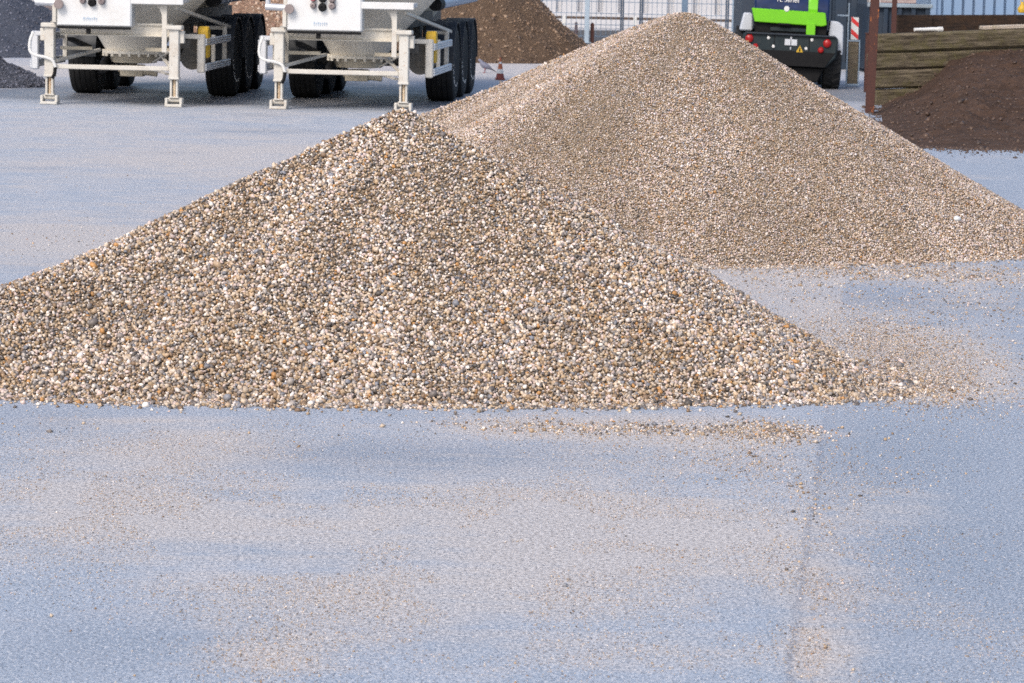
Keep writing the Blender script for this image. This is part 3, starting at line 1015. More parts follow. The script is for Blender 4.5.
            for a in np.linspace(R(-2), R(182), 22):
                yy, zz = y - .565 * math.cos(a), .545 + .565 * math.sin(a)
                yi, zi = y - .55 * math.cos(a), .545 + .55 * math.sin(a)
                ring.append([g.verts.new(p) for p in ((x0, yy, zz), (x1, yy, zz), (x1, yi, zi), (x0, yi, zi))])
            for u, v in zip(ring, ring[1:]):
                for j in range(4):
                    g.faces.new((u[j], u[(j + 1) % 4], v[(j + 1) % 4], v[j]))
            g.faces.new(ring[0][::-1])
            g.faces.new(ring[-1])
            bmesh.ops.recalc_face_normals(g, faces=g.faces)
            q = MB()
            q._merge(g)
            xo = x1 if s > 0 else x0
            q.build('mudguard', MAT['guard'], t)
    # side guards
    for s in (-1, 1):
        x = 1.12 * s
        b = MB().box((x - .03 * s, .45, .68), (.10, .10, .50), bev=.015)
        b.box((x - .17 * s, .42, .90), (.26, .06, .06))
        gd = b.build('side_guard', MAT['alu'] if s < 0 else MAT['cream'], t)
        MB().box((x - .02 * s, 1.5, .68), (.05, .06, .44)).build('guard_upright', MAT['cream'], gd)
        MB().box((x - .02 * s, 2.6, .74), (.06, .06, .50)).box((x - .15 * s, 2.62, .97), (.30, .07, .05)).build('guard_upright', MAT['cream'], gd)
        for z in (.50, .83):
            r = MB()
            for dz in (-.03, 0, .03):
                r.box((x + .03 * s, 1.62, z + dz), (.025, 2.35, .027), bev=.005)
            r.box((x + .018 * s, 1.62, z), (.02, 2.33, .10), bev=.003)
            r.build('guard_rail', MAT['alu'], gd)
    MB().prism([(.54, .62), (.54, .98), (.60, 1.03), (.74, 1.03), (.80, .90), (.80, .62)], .13, 'X', 1.03, .012).build('wheel_chock', MAT['yellow'], t)
    MB().box((.98, .75, .75), (.16, .3, .38)).cyl((.95, .62, .62), (.95, 1.1, .62), .16, n=20).box((.90, .3, .80), (.12, .2, .10)).build('air_reservoir', MAT['darksteel'], t)
    # hose tubes along the flanks
    MB().cyl((1.03, 2.2, 1.365), (1.2, 5.6, 1.43), .075, n=20).build('hose_tube', MAT['hose'], t)
    MB().cyl((1.01, 1.86, 1.359), (1.03, 2.2, 1.365), .088, n=20).build('tube_cap', MAT['black'], t)
    MB().cyl((-.98, -.12, 1.315), (-.66, -.12, 1.305), .045, n=14).cyl((-.95, -.12, 1.315), (-.95, -.12, 1.5), .035, n=10).build('vent_pipe', MAT['alu'], t)
    MB().lathe([(.06, 0), (.062, .05), (.04, .055), (.038, .03), (.015, .03), (.01, .05)], 20, 'Y', (-.655, -.27, 1.295)).build('pipe_end', MAT['coupling'], t)
    MB().box((-1.04, .1, 1.46), (.12, .25, .16), bev=.03).build('marker_block', MAT['black'], t)
    # tow cable looped round the left leg
    pts = [(-1.02, -.05, .93), (-1.06, -.07, .80), (-1.05, -.09, .68), (-.98, -.10, .63), (-.86, -.10, .61), (-.76, -.10, .57), (-.72, -.10, .48)]
    MB().tube(catmull(pts), .02, 8).build('air_line', MAT['signwhite'], t)
    MB().tube(catmull([(-.72, -.10, .48), (-.73, -.11, .40), (-.76, -.10, .34)]), .022, 8).build('air_line', MAT['black'], t)
    return t


def thing_part(name, parent, loc):
    o = bpy.data.objects.new(name, None)
    COL.objects.link(o)
    o.parent = parent
    o.location = loc
    return o


def catmull(pts, n=5):
    P = [Vector(p) for p in pts]
    P = [P[0] * 2 - P[1]] + P + [P[-1] * 2 - P[-2]]
    out = []
    for i in range(1, len(P) - 2):
        for k in range(n):
            t = k / n
            a, b, c, d = P[i - 1], P[i], P[i + 1], P[i + 2]
            out.append(0.5 * ((2 * b) + (c - a) * t + (2 * a - 5 * b + 4 * c - d) * t * t + (3 * b - a - 3 * c + d) * t ** 3))
    out.append(P[-2])
    return out


tr = make_trailer()
tr.location = at(341, 110.5)
tr.rotation_euler = (0, 0, -R(4.3))
tag(tr, 'white silo trailer on landing legs, right behind the coarse gravel pile', 'trailer', 'parked silo trailers')
t2 = copy_tree(tr)
t2.location = at(112, 105.5)
t2.rotation_euler = (0, 0, -R(2.6))
tag(t2, 'white silo trailer on landing legs beside the dark grit piles', 'trailer', 'parked silo trailers')

# third white trailer body far left, lettering along its flank
p = atY(30, 5, 66)
t3 = thing('box_trailer', 'white lettered trailer body standing behind the large dark grit pile', 'trailer', (p.x, 66, 0), 0)
b = MB().box((-.9, 1.25, 2.10), (4.6, 2.5, 2.7), bev=.04)
body = b.build('body', MAT['white'], t3)
MB().box((.55, .05, .60), (1.2, .08, .32)).build('skirt', MAT['white'], t3)
text_part('lettering', 'CALITOP', .135, MAT['mark_grey'], t3, (-.10, -.008, .87), (R(90), 0, 0))
MB().lathe([(.06, 0), (.14, .02), (.15, .10), (.05, .12)], 20, 'Y', (.42, -.12, .87)).build('coupling', MAT['coupling'], t3)
MB().box((.33, -.02, .66), (.07, .04, .16)).build('marker_lamp', MAT['yellow'], t3)
for x in (-2.6, -1.3, .9):
    MB().cyl((x, .2, .5), (x, .55, .5), .5, n=28).build('wheel', MAT['tyre'], t3)


# ================================================================== LOADER
def make_loader():
    pr = at(838, 89)
    base = at(787.5, 89)
    t = thing('wheel_loader', 'lime green and dark compact wheel loader seen from behind', 'wheel loader', (base.x, base.y, 0), R(-3))
    # rear counterweight, faceted
    prof = [(-.78, .86), (.78, .86), (.80, .80), (.78, .52), (.62, .36), (-.62, .36), (-.78, .52), (-.80, .80)]
    cw = MB().prism(prof, .62, 'Y', .0, .025).build('counterweight', MAT['iron'], t)
    for x in (-.27, .32):
        MB().box((x, -.003, .62), (.012, .012, .46), bev=0).build('panel_gap', MAT['black'], cw)
    MB().prism([(-.76, .60), (.76, .60), (.60, .365), (-.60, .365)], .02, 'Y', -.012, .004).build('lower_panel', MAT['black'], cw)
    MB().box((0, -.02, .855), (1.50, .06, .03), bev=.01).build('top_lip', MAT['guard'], cw)
    MB().prism([(-.5, .12), (.5, .12), (.60, .355), (-.60, .355)], .5, 'Y', .1, .02).build('underbody', MAT['black'], t)
    for x, z, r in ((-.69, .765, .062), (.62, .745, .062), (-.58, .64, .045), (.52, .635, .045)):
        MB().lathe([(r * 1.1, 0), (r * 1.1, .02), (r, .03), (r * .7, .045), (.003, .05)], 20, 'Y', (0, 0, 0)).build('tail_lamp', MAT['red_lamp'], t).matrix_local = Matrix.Translation((x, 0, z)) @ Matrix.Rotation(math.pi, 4, 'Z')
    for x, z in ((-.37, .79), (-.28, .66), (.36, .79), (.27, .65)):
        MB().lathe([(.024, 0), (.024, .012), (.003, .018)], 14, 'Y').build('bolt_cap', MAT['mark_white'], t).matrix_local = Matrix.Translation((x, 0, z)) @ Matrix.Rotation(math.pi, 4, 'Z')
    for x in (-.045, .065):
        MB().box((x, -.012, .735), (.10, .015, .10)).build('licence_plate', MAT['alu'], t)
    MB().box((.01, -.012, .80), (.03, .02, .05)).build('latch', MAT['alu'], t)
    MB().box((.01, -.012, .64), (.02, .02, .05)).build('latch', MAT['alu'], t)
    MB().prism([(.105, .585), (.225, .585), (.165, .695)], .012, 'Y', -.013, .003).build('warning_triangle', MAT['yellow'], t)
    MB().prism([(.152, .60), (.178, .60), (.172, .655), (.158, .655)], .006, 'Y', -.019, 0).build('warning_symbol', MAT['black'], t)
    # engine bay and hood
    MB().prism([(-.60, .865), (.60, .865), (.62, 1.08), (-.62, 1.08)], .9, 'Y', .10, .01).build('engine_bay', MAT['black'], t)
    MB().box((0, .09, .93), (.70, .04, .06)).build('grille', MAT['iron'], t)
    hood = MB().prism([(.07, 1.08), (.09, 1.27), (.24, 1.62), (1.1, 1.70), (1.1, 1.08)], 1.26, 'X', -.63, .03).build('hood', MAT['navy'], t)
    MB().prism([(-.68, 1.245), (.56, 1.225), (.60, 1.03), (.52, 1.005), (-.62, 1.03)], .07, 'Y', .02, .012).build('hood_band', MAT['green'], t)
    MB().box((.33, .00, .95), (.15, .07, .20)).build('hood_stripe', MAT['green'], hood)
    MB().prism([(.075, 1.20), (.06, 1.27), (.205, 1.63), (1.0, 1.72), (1.0, 1.69), (.24, 1.60), (.10, 1.26)], .155, 'X', .275, .003).build('hood_stripe', MAT['green'], hood)
    MB().lathe([(.046, 0), (.046, .012), (.04, .018), (.003, .02)], 24, 'Y').build('round_emblem', MAT['mark_white'], hood).matrix_local = Matrix.Translation((-.09, .03, 1.255)) @ Matrix.Rotation(math.pi, 4, 'Z')
    MB().box((-.12, .0, 1.015), (.20, .05, .03)).build('hood_handle', MAT['black'], hood)
    text_part('lettering', 'TL Series', .105, MAT['mark_white'], hood, (-.08, .112, 1.362), (R(66.8), 0, 0))
    # cab, mostly above the picture
    b = MB()
    for x in (-.58, .58):
        b.bar((x, 1.0, 1.3), (x * .93, 1.1, 2.35), .07, .07).bar((x, 2.2, 1.0), (x * .93, 2.05, 2.35), .07, .07)
    b.box((0, 1.6, 1.15), (1.2, 1.3, .5), bev=.04)
    cab = b.build('cab_frame', MAT['iron'], t)
    MB().box((0, 1.58, 2.39), (1.28, 1.25, .10), bev=.04).build('cab_roof', MAT['green'], cab)
    k = NT('cab_glass')
    k.b.inputs['Transmission Weight'].default_value = 0.8
    gm = k.done((.3, .4, .45), .05)
    for c_, d_ in (((0, 1.06, 1.95), (1.05, .012, .75)), ((-.56, 1.58, 1.9), (.012, .95, .8)), ((.56, 1.58, 1.9), (.012, .95, .8))):
        MB().box(c_, d_, bev=0).build('cab_window', gm, cab)
    # fenders: pale plates beside the hood
    MB().prism([(-.86, .88), (-.64, .88), (-.66, 1.16), (-.80, 1.16)], .5, 'Y', .25, .02).build('fender', MAT['fender'], t)
    MB().prism([(.64, .80), (.66, 1.10), (.80, 1.09), (.885, 1.03), (.90, .60), (.885, .56), (.80, .60), (.80, .80)], .45, 'Y', .20, .015).build('fender', MAT['fender'], t)
    # wheels
    for y in (.62, 2.45):
        for s in (-1, 1):
            x = .74 * s
            wheel = thing_part('wheel', t, (x, y, .45))
            MB().lathe([(.22, -.13), (.36, -.155), (.43, -.14), (.445, -.11), (.445, .11), (.43, .14), (.36, .155), (.22, .13)], 36, 'X').build('tyre', MAT['tyre'], wheel)
            lug = MB()
            for i in range(18):
                a = 2 * math.pi * i / 18
                for q in (-1, 1):
                    aa = a + (0 if q > 0 else math.pi / 18)
                    lug.box((.07 * q, .445 * math.cos(aa), .445 * math.sin(aa)), (.13, .055, .035), Matrix.Rotation(aa - math.pi / 2, 4, 'X') @ Matrix.Rotation(.5 * q, 4, 'Z'), .006)
            lug.build('tread_lug', MAT['tyre'], wheel)
            MB().lathe([(.05, .09 * s), (.12, .09 * s), (.15, .03 * s), (.20, .05 * s), (.225, .13 * s)], 28, 'X').build('rim', MAT['fender'], wheel)
    # boom and bucket at the far end
    MB().bar((0, 2.3, 1.1), (0, 3.6, .55), .22, .16).bar((0, 2.4, 1.4), (0, 3.5, .9), .10, .10).build('boom', MAT['green'], t)
    MB().prism([(3.5, .1), (3.45, .75), (3.62, .8), (3.7, .35), (4.3, .08), (4.3, .05)], 1.7, 'X', -.85, .01).build('bucket', MAT['iron'], t)
    return t


ldr = make_loader()
ldr.rotation_euler = (0, R(1.6), R(-3))
ldr.scale = (.955, .97, 1.02)


# ================================================================== RIGHT SIDE: WARNING BARRIER, POSTS, TIMBER WALL, SOIL
p = at(852, 86.5)
wb = thing('warning_barrier', 'plank barrier with a red and white striped board on top, beside the loader', 'barrier', (p.x, p.y, 0), 0)
MB().box((0, 0, .40), (.17, .05, .72), bev=.01).build('plank', MAT['oldwood'], wb)
MB().box((-.10, -.01, .55), (.022, .05, 1.02)).box((.10, -.01, .40), (.018, .04, .74)).box((0, -.01, .03), (.22, .06, .03)).box((.0, -.012, .755), (.20, .05, .02)).box((-.19, -.01, 1.17), (.19, .03, .03)).box((-.095, -.01, 1.22), (.02, .03, .32)).build('frame', MAT['galv'], wb)
MB().box((.01, -.035, .96), (.125, .012, .37), bev=.002).build('board', MAT['signwhite'], wb)
for z0 in (.80, 1.0):
    x0, x1, zl, zh = -.050, .070, z0 + .06, z0 - .02
    MB().prism([(x0, zl + .015), (x1, zh - .0), (x1, zh + .075), (x0, zl + .10)], .004, 'Y', -.0455, 0).build('stripe', MAT['red'], wb)


def h_post(name, label, px_top, px_bot, y, z0, z1, w=.10, lean=True):
    a = at(px_bot[0], px_bot[1])
    t = thing(name, label, 'post', (a.x, a.y, 0), 0)
    top = atY(px_top[0], px_top[1], a.y)
    d = (top - a)
    k = (z1) / d.z
    q = d * k
    Rm = Matrix.Rotation(math.atan2(q.x, q.z), 4, 'Y')
    mid = Vector((q.x / 2, 0, q.z / 2))
    for yy in (-.05, .05):
        MB().box(mid + Vector((0, yy, 0)), (.115, .011, q.length), Rm, .003).build('flange', MAT['post'], t)
    MB().box(mid, (.010, .088, q.length), Rm, .002).build('web', MAT['post'], t)
    return t


h_post('steel_post', 'leaning rusty steel post with scraped orange patches at the end of the mossy timber wall', (875, 0), (869.5, 113), None, 0, 2.5)
pb = atY(894, 20, 58.5)
t = thing('steel_post', 'upright dark red-brown steel post at the left end of the dark timber wall', 'post', (pb.x, 58.5, 0), 0)
MB().box((0, -.035, 1.4), (.085, .012, 2.8)).build('flange', MAT['stake'], t)
MB().box((0, .035, 1.4), (.085, .012, 2.8)).build('flange', MAT['stake'], t)
MB().box((0, 0, 1.4), (.012, .057, 2.8)).build('web', MAT['stake'], t)
pb = at(866, 92)
t = thing('steel_post', 'short dark steel post just behind the leaning rusty one', 'post', (pb.x, pb.y, 0), 0)
MB().box((0, 0, .46), (.07, .10, .92), bev=.008).build('shaft', MAT['stake'], t)
MB().box((0, 0, .93), (.09, .12, .02)).build('cap_plate', MAT['post'], t)

# wall of old sleepers
wl = at(876, 106)
wl = Vector((wl.x, wl.y + .25, 0))
wrx = atY(1110, 40, wl.y + .9)
wdir = Vector((wrx.x - wl.x, wrx.y - wl.y, 0))
ang = math.atan2(wdir.y, wdir.x)
wt = thing('timber_wall', 'mossy wall of stacked railway sleepers holding back the dark soil', 'wall', wl, ang)
wt.rotation_euler = (0, -R(2.6), ang)
Lw = wdir.length
hz = -.03
for i in range(4):
    h = .262 + (.01 if i % 2 else -.006)
    bm = bmesh.new()
    bmesh.ops.create_grid(bm, x_segments=1, y_segments=1, size=.5)
    bm.free()
    m = MB().box((Lw / 2 + (.02 * (i % 2)), .11 + .012 * ((i * 7) % 3 - 1), hz + h / 2), (Lw + .03 * (i % 3), .24, h - .006), (0, R(.12) * ((i % 3) - 1), 0), .032)
    o = m.build('sleeper', MAT['timber'], wt)
    bb = bmesh.new()
    bb.from_mesh(o.data)
    bmesh.ops.subdivide_edges(bb, edges=[e for e in bb.edges if e.calc_length() > 1], cuts=50)
    for v in bb.verts:
        n = float(fbm(np.array([v.co.x * 2.2]), np.array([v.co.z * 3 + i * 5]), 3, 40 + i)[0]) - .5
        v.co.z += n * .012
        v.co.y += n * .02
    bb.to_mesh(o.data)
    bb.free()
    hz += h
Mw = Matrix.Translation(wl) @ Matrix.Rotation(ang, 4, 'Z') @ Matrix.Rotation(-R(2.6), 4, 'Y')


def on_wall(u, d, z):
    return Mw @ Vector((u, d, z))


def wall_u(px):
    """distance along the wall top for a pixel column"""
    best = min(np.linspace(0, Lw, 400), key=lambda u: abs(project([on_wall(u, 0, 1.02)])[0][0] - px))
    return best


u0, u1 = wall_u(916), wall_u(943)
t = thing('white_tube', 'white plastic tube lying on top of the mossy timber wall', 'tube', on_wall((u0 + u1) / 2, .06, hz + .012), ang)
MB().tube([(-(u1 - u0) / 2, 0, .018), (-.06, .01, .022), (.08, .0, .03), ((u1 - u0) / 2, -.01, .026)], [.025, .027, .030, .032], 12).build('tube', MAT['signwhite'], t)
MB().cyl(((u1 - u0) / 2 - .06, -.008, .028), ((u1 - u0) / 2 + .01, -.01, .028), .038, n=14).build('end_collar', MAT['mark_white'], t)
u0, u1 = wall_u(985), wall_u(1100)
o = MB().box((0, 0, 0), (u1 - u0, .2, .055), bev=.008).build('loose_board', MAT['ledge'])
o.location = on_wall((u0 + u1) / 2, .12, hz + .034)
o.rotation_euler = (0, -R(2.7), ang)
tag(o, 'pale dusty board lying flat on top of the mossy timber wall', 'board')


# soil banked against the wall
def soil_bank():
    nU, nV = 170, 120
    PX = np.linspace(866, 1125, nU)
    toe_px = np.array([(862, 113), (868, 118), (880, 131), (905, 147), (960, 149.5), (1024, 151), (1125, 153)], float)
    top_px = np.array([(862, 112), (874, 111), (880, 106), (898, 97), (915, 92), (935, 78), (950, 62), (975, 54), (1024, 49), (1125, 44)], float)
    ty = np.interp(PX, toe_px[:, 0], toe_px[:, 1])
    py = np.interp(PX, top_px[:, 0], top_px[:, 1])
    A, B = np.zeros((nU, 3)), np.zeros((nU, 3))
    for i in range(nU):
        d = ray(PX[i], 60)
        k = d.x / d.y
        yw = (wl.y - .02 + (wl.x * 0 - wl.x) * math.tan(ang)) / (1 - k * math.tan(ang))   # where this column meets the wall's face
        q = atY(PX[i], py[i], yw)
        A[i] = (q.x, yw, max(q.z, .0))
        B[i] = at(PX[i], ty[i])[:]
        if B[i, 1] > yw - .05:
            B[i, 1] = yw - .05
    X = []
    for j in range(nV):
        tv = j / (nV - 1)
        P = A * (1 - tv) + B * tv
        P[:, 2] = A[:, 2] * ((1 - tv) ** 0.95) * (1 + .25 * tv * (1 - tv))
        n = (fbm(P[:, 0] * 1.5, P[:, 1] * 1.0, 5, 51) - .5) * .34 * np.clip(4 * tv, 0.1, 1) * np.clip((1 - tv) * 3, 0, 1)
        n += (fbm(P[:, 0] * 6, P[:, 1] * 5, 4, 55) - .5) * .13 * np.clip((1 - tv) * 5, 0, 1)
        P[:, 2] = np.maximum(P[:, 2] + n * np.clip(A[:, 2] * 2, 0.1, 1), -.02)
        if j == nV - 1:
            P[:, 2] = -.03
        X.append(P)
    v = np.concatenate(X)
    i, j = np.meshgrid(np.arange(nU - 1), np.arange(nV - 1))
    a = (j * nU + i).ravel()
    q = np.stack([a, a + nU, a + nU + 1, a + 1], 1)
    # clods
    n = 2600
    idx = rng.integers(0, len(v), n)
    idx = idx[v[idx, 2] > -.01]
    pos = v[idx] + rng.normal(size=(len(idx), 3)) * np.array([.04, .04, .006])
    sv, sf, sc = stones(pos, .026 * np.exp(rng.normal(0, .5, len(idx))), OCT, pal=SOILPAL, palw=np.ones(4) / 4, jitter=.3)
    # crumbs that rolled past the toe
    n2 = 900
    i2 = rng.integers(0, nU, n2)
    pz = B[i2] + np.stack([rng.normal(0, .1, n2), -rng.exponential(.35, n2) + .1, np.full(n2, .006)], 1)
    s2, f2, c2 = stones(pz, .020 * np.exp(rng.normal(0, .6, n2)), OCT, flat=.6, pal=SOILPAL, palw=np.ones(4) / 4)
    allv = np.concatenate([v, sv, s2])
    o = np_mesh('soil_bank', allv, [q, sf + len(v), f2 + len(v) + len(sv)], [MAT['soil'], MAT['stone']],
                np.concatenate([np.zeros(len(q)), np.ones(len(sf) + len(f2))]), True, np.concatenate([np.full((len(v), 3), .05), sc, c2]))
    tag(o, 'dark brown soil pile banked against the mossy timber wall', 'soil pile')


soil_bank()

# dark timber wall behind
a = atY(897, 14, 59)
c = atY(1120, 7, 60.5)
L = (c - a).xy.length
ang2 = math.atan2(c.y - a.y, c.x - a.x)
dw = thing('timber_wall', 'dark tarred timber wall below the pale blue container', 'wall', (a.x, a.y, 0), ang2)
for i in range(5):
    z1 = a.z + .02
    h = z1 / 5
    MB().box((L / 2 + .01 * (i % 2), .05 + .004 * (i % 3), h * (i + .5)), (L, .10, h - .006), (0, -R(.9) if i == 4 else -R(.4), 0), .008).build('plank', MAT['darkwood'], dw)
MB().box((.35, -.03, a.z / 2), (.7, .05, a.z - .03)).build('end_boarding', MAT['darkwood'], dw)


def corrugated(name, w, d, h, mat, parent, pitch=.20, depth=.035, z0=0.0):
    """box whose four sides are trapezoid sheet"""
    def wall(p, q):
        p, q = Vector(p), Vector(q)
        Lx = (q - p).length
        t = (q - p).normalized()
        n = Vector((t.y, -t.x, 0))
        pts, x = [], 0.0
        while x < Lx - 1e-6:
            for f, dd in ((0, 0), (.74, 0), (.78, 1), (.96, 1)):
                xx = x + f * pitch
                if xx < Lx:
                    pts.append((xx, dd * depth))
            x += pitch
        pts.append((Lx, 0))
        return [p + t * a_ - n * b_ for a_, b_ in pts]
    ring = wall((0, 0, 0), (w, 0, 0)) + wall((w, 0, 0), (w, d, 0)) + wall((w, d, 0), (0, d, 0)) + wall((0, d, 0), (0, 0, 0))
    bm = bmesh.new()
    lo = [bm.verts.new((p.x, p.y, z0)) for p in ring]
    hi = [bm.verts.new((p.x, p.y, z0 + h)) for p in ring]
    n = len(ring)
    for i in range(n):
        bm.faces.new((lo[i], lo[(i + 1) % n], hi[(i + 1) % n], hi[i]))
    bmesh.ops.remove_doubles(bm, verts=bm.verts, dist=1e-5)
    m = MB()
    m._merge(bm)
    return m.build(name, mat, parent, smooth=0)


a = atY(933, 12, 63)
ct = thing('shipping_container', 'pale blue corrugated shipping container behind the dark timber wall', 'container', (a.x, 63, 0), R(1.0))
corrugated('side_wall', 6.0, 2.4, 2.5, MAT['container'], ct, .205, .09, .1)
MB().box((3, 1.2, 2.62), (6.04, 2.44, .06)).build('roof', MAT['container'], ct)
MB().box((.0, -.02, 1.3), (.11, .10, 2.6)).box((6.0, -.02, 1.3), (.11, .10, 2.6)).box((3, -.01, .07), (6, .08, .14)).build('corner_frame', MAT['container'], ct)
p = atY(1020.5, 8, 60.2)
yl = thing('yellow_bag', 'small bright yellow bag hanging at the far right over the dark timber wall', 'bag', (p.x, 60.0, 1.18), 0)
MB().lathe([(.01, 0), (.07, .01), (.085, .06), (.08, .10), (.04, .15), (.025, .20), (.01, .21)], 18).build('bag_body', MAT['yellow'], yl)
MB().tube(catmull([(-.03, 0, .19), (-.02, 0, .26), (.02, 0, .26), (.03, 0, .19)]), .008, 6).build('bag_loop', MAT['yellow'], yl)

# skip with upright ribs between loader and dark wall
a = atY(868, 5, 60)
sk = thing('open_skip', 'dark blue-grey ribbed steel skip behind the rusty leaning post', 'skip', (a.x, 60, 0), R(2))
MB().box((.6, .9, .68), (1.15, 1.7, 1.24), bev=.02).build('tub', MAT['skip'], sk)
for i in range(5):
    MB().box((.08 + .26 * i, .02, .66), (.085, .09, 1.16), bev=.012).build('rib', MAT['skip'], sk)
MB().box((.6, .0, 1.27), (1.22, .12, .075), bev=.012).build('top_rim', MAT['skiprim'], sk)

a = atY(742, 10, 62)
c = atY(866, 10, 62)
ws = c.x - a.x
cn = thing('steel_container', 'tall dark blue-grey steel container behind the wheel loader', 'container', (a.x, 62, 0), 0)
corrugated('side_wall', ws, 2.4, 2.45, MAT['skip'], cn, .30, .05, .1)
MB().box((ws / 2, 1.2, 2.57), (ws + .04, 2.44, .06)).build('roof', MAT['skip'], cn)
MB().box((.10, -.04, 1.3), (.22, .08, 2.55)).box((ws - .08, -.04, 1.3), (.18, .08, 2.55)).box((ws / 2, -.04, .07), (ws, .06, .14)).build('corner_frame', MAT['skip'], cn)

# brick house far off
a = atY(913, 5, 92)
bh = thing('brick_house', 'pinkish brick house far behind the skip', 'house', (a.x - .6, 92, 0), 0)
MB().box((2.2, 3, 2.6), (4.4, 6, 5.2), bev=.01).build('wall', MAT['brick'], bh)
MB().prism([(-.3, 5.2), (4.7, 5.2), (2.2, 7.4)], 6.6, 'Y', -.3, .02).build('roof', MAT['roofgrey'], bh)
f = MB().box((1.22, -.03, 1.08), (.36, .06, .44)).build('window', MAT['signwhite'], bh)
MB().box((1.22, -.065, 1.08), (.26, .02, .34)).build('pane', MAT['navy'], f)
MB().box((.45, -.02, 1.35), (.22, .05, .5)).build('window', MAT['stake'], bh)

# ================================================================== FENCE AND WHITE WAREHOUSE
a = atY(420, 20, 95)
c = atY(880, 20, 95)
wh = thing('white_warehouse', 'white clad warehouse behind the mesh fence', 'building', (a.x, 95, 0), 0)
ww = c.x - a.x
bm = MB()
x = 0.0
rs = random.Random(3)
pts = []
while x < ww:
    wv = rs.choice((.45, .6, .6, .75))
    pts += [(x, 0), (x + wv * .74, 0), (x + wv * .76, .13), (x + wv * .97, .13)]
    x += wv
pts = [q for q in pts if q[0] < ww]
poly = pts + [(ww, 0), (ww, .3), (0, .3)]
bm.prism([(q[0], q[1]) for q in poly], 5.6, 'Z', .45, 0)
bm.build('clad_wall', MAT['cladding'], wh, smooth=0)
MB().box((ww / 2, .1, .23), (ww, .35, .46), bev=.01).build('plinth', MAT['cladding'], wh)
MB().box((ww / 2, 5, 6.15), (ww + .6, 10.6, .2)).build('roof', MAT['roofgrey'], wh)
MB().box((ww / 2, 5.2, 3), (ww - .2, 9.6, 6.0)).build('rear_hall', MAT['cladding'], wh)

y = 91
a, c = atY(440, 14, y), atY(756, 21, y)
gr = thing('guard_rail', 'dark brown bumper rail on short white posts in front of the warehouse', 'rail', (a.x, y, 0), 0)
zr = atY(600, 18, y).z
MB().box(((c.x - a.x) / 2, 0, zr), (c.x - a.x, .07, .075)).build('rail', MAT['railbrown'], gr)
for px in (500, 564, 635, 700):
    xx = atY(px, 20, y).x - a.x
    MB().box((xx, -.06, zr / 2), (.10, .05, zr + .10)).build('rail_post', MAT['signwhite'], gr)


def fence_panel(x0, x1, y, label, hgt=2.0):
    t = thing('mesh_fence', label, 'fence', (x0, y, 0), 0, 'wire mesh fence panels')
    w = x1 - x0
    for x in (0, w):
        MB().cyl((x, 0, 0), (x, 0, hgt), .021, n=10).build('post', MAT['fencedark'], t)
        MB().box((x, 0, .06), (.22, .6, .12), bev=.02).build('foot', MAT['concrete'], t)
    m = MB()
    n = int(w / .115)
    for i in range(1, n):
        m.bar((w * i / n, 0, .14), (w * i / n, 0, hgt - .03), .012, .012, 0)
    for z in np.arange(.15, hgt, .28):
        m.bar((.02, -.006, z), (w - .02, -.006, z), .016, .016, 0)
    m.build('wire_mesh', MAT['fence'], t, smooth=0)
    return t


FY = 78.5
fx = [atY(px, 20, FY).x for px in (458, 540.5, 622, 641, 727, 812)]
for (i, j, lab) in ((0, 1, 'wire mesh fence panel behind the brown soil pile'), (1, 2, 'wire mesh fence panel with the thick pale pole standing in front of it'),
                    (2, 3, 'narrow wire mesh fence panel right of the thick pale pole'), (3, 4, 'wire mesh fence panel above the peak of the finer gravel pile'), (4, 5, 'wire mesh fence panel running behind the wheel loader')):
    fence_panel(fx[i] + .025, fx[j] - .025, FY, lab)


def pole(px, py, w, hgt, name, label, mat, yy=None, foot=True):
    a = at(px, py)
    t = thing(name, label, 'pole' if hgt > 1 else 'stake', (a.x, a.y, 0), 0)
    MB().box((0, 0, hgt / 2), (w, w, hgt), bev=.01).build('shaft', mat, t)
    if foot:
        MB().box((0, 0, .01), (w * 2, w * 2, .02)).build('base_plate', mat, t)
    return t


pole(586.5, 43, .115, 3.2, 'steel_pole', 'thick pale blue-grey pole between the brown soil pile and the finer gravel pile', MAT['galv'])
pole(684, 40, .15, 3.2, 'steel_pole', 'dark blue-grey pole above the peak of the finer gravel pile', MAT['fence'])
pole(732.5, 38, .07, 3.2, 'steel_pole', 'thin pale pole beside the mesh fence left of the loader', MAT['galv'])
t = pole(576, 35, .075, .32, 'stake', 'short red-brown stake left of the thick pale pole', MAT['stake'], foot=False)
MB().prism([(-.037, .32), (.037, .32), (0, .36)], .06, 'Y', -.03, 0).build('tip', MAT['stake'], t)
t = pole(592, 43, .09, .46, 'stake', 'red-brown stake right of the thick pale pole', MAT['stake'], foot=False)
MB().prism([(-.045, .46), (.045, .46), (0, .50)], .07, 'Y', -.035, 0).build('tip', MAT['stake'], t)

c0, c1, c2, c3 = at(545, 47), at(760, 47), at(760, 32), at(545, 30)
me = bpy.data.meshes.new('asphalt_strip')
xs_ = np.linspace(0, 1, 30)
vv = []
for i, t_ in enumerate(xs_):
    f_ = c0.lerp(c1, t_)
    vv.append((f_.x, f_.y + (float(vnoise(np.array([t_ * 9]), np.array([3.0]), 4)[0]) - .5) * 5, .005))
for t_ in xs_[::-1]:
    f_ = c3.lerp(c2, t_)
    vv.append((f_.x, f_.y, .005))
me.from_pydata(vv, [], [list(range(len(vv)))])
me.materials.append(lump('dark_damp_asphalt', (0.045, 0.048, 0.055), (0.075, 0.078, 0.085), (0.13, 0.125, 0.12), 5, 0.7, 0.3, 0.01))
o = bpy.data.objects.new('asphalt_strip', me)
COL.objects.link(o)
tag(o, 'strip of dark moist asphalt in front of the warehouse', 'ground', kind='structure')

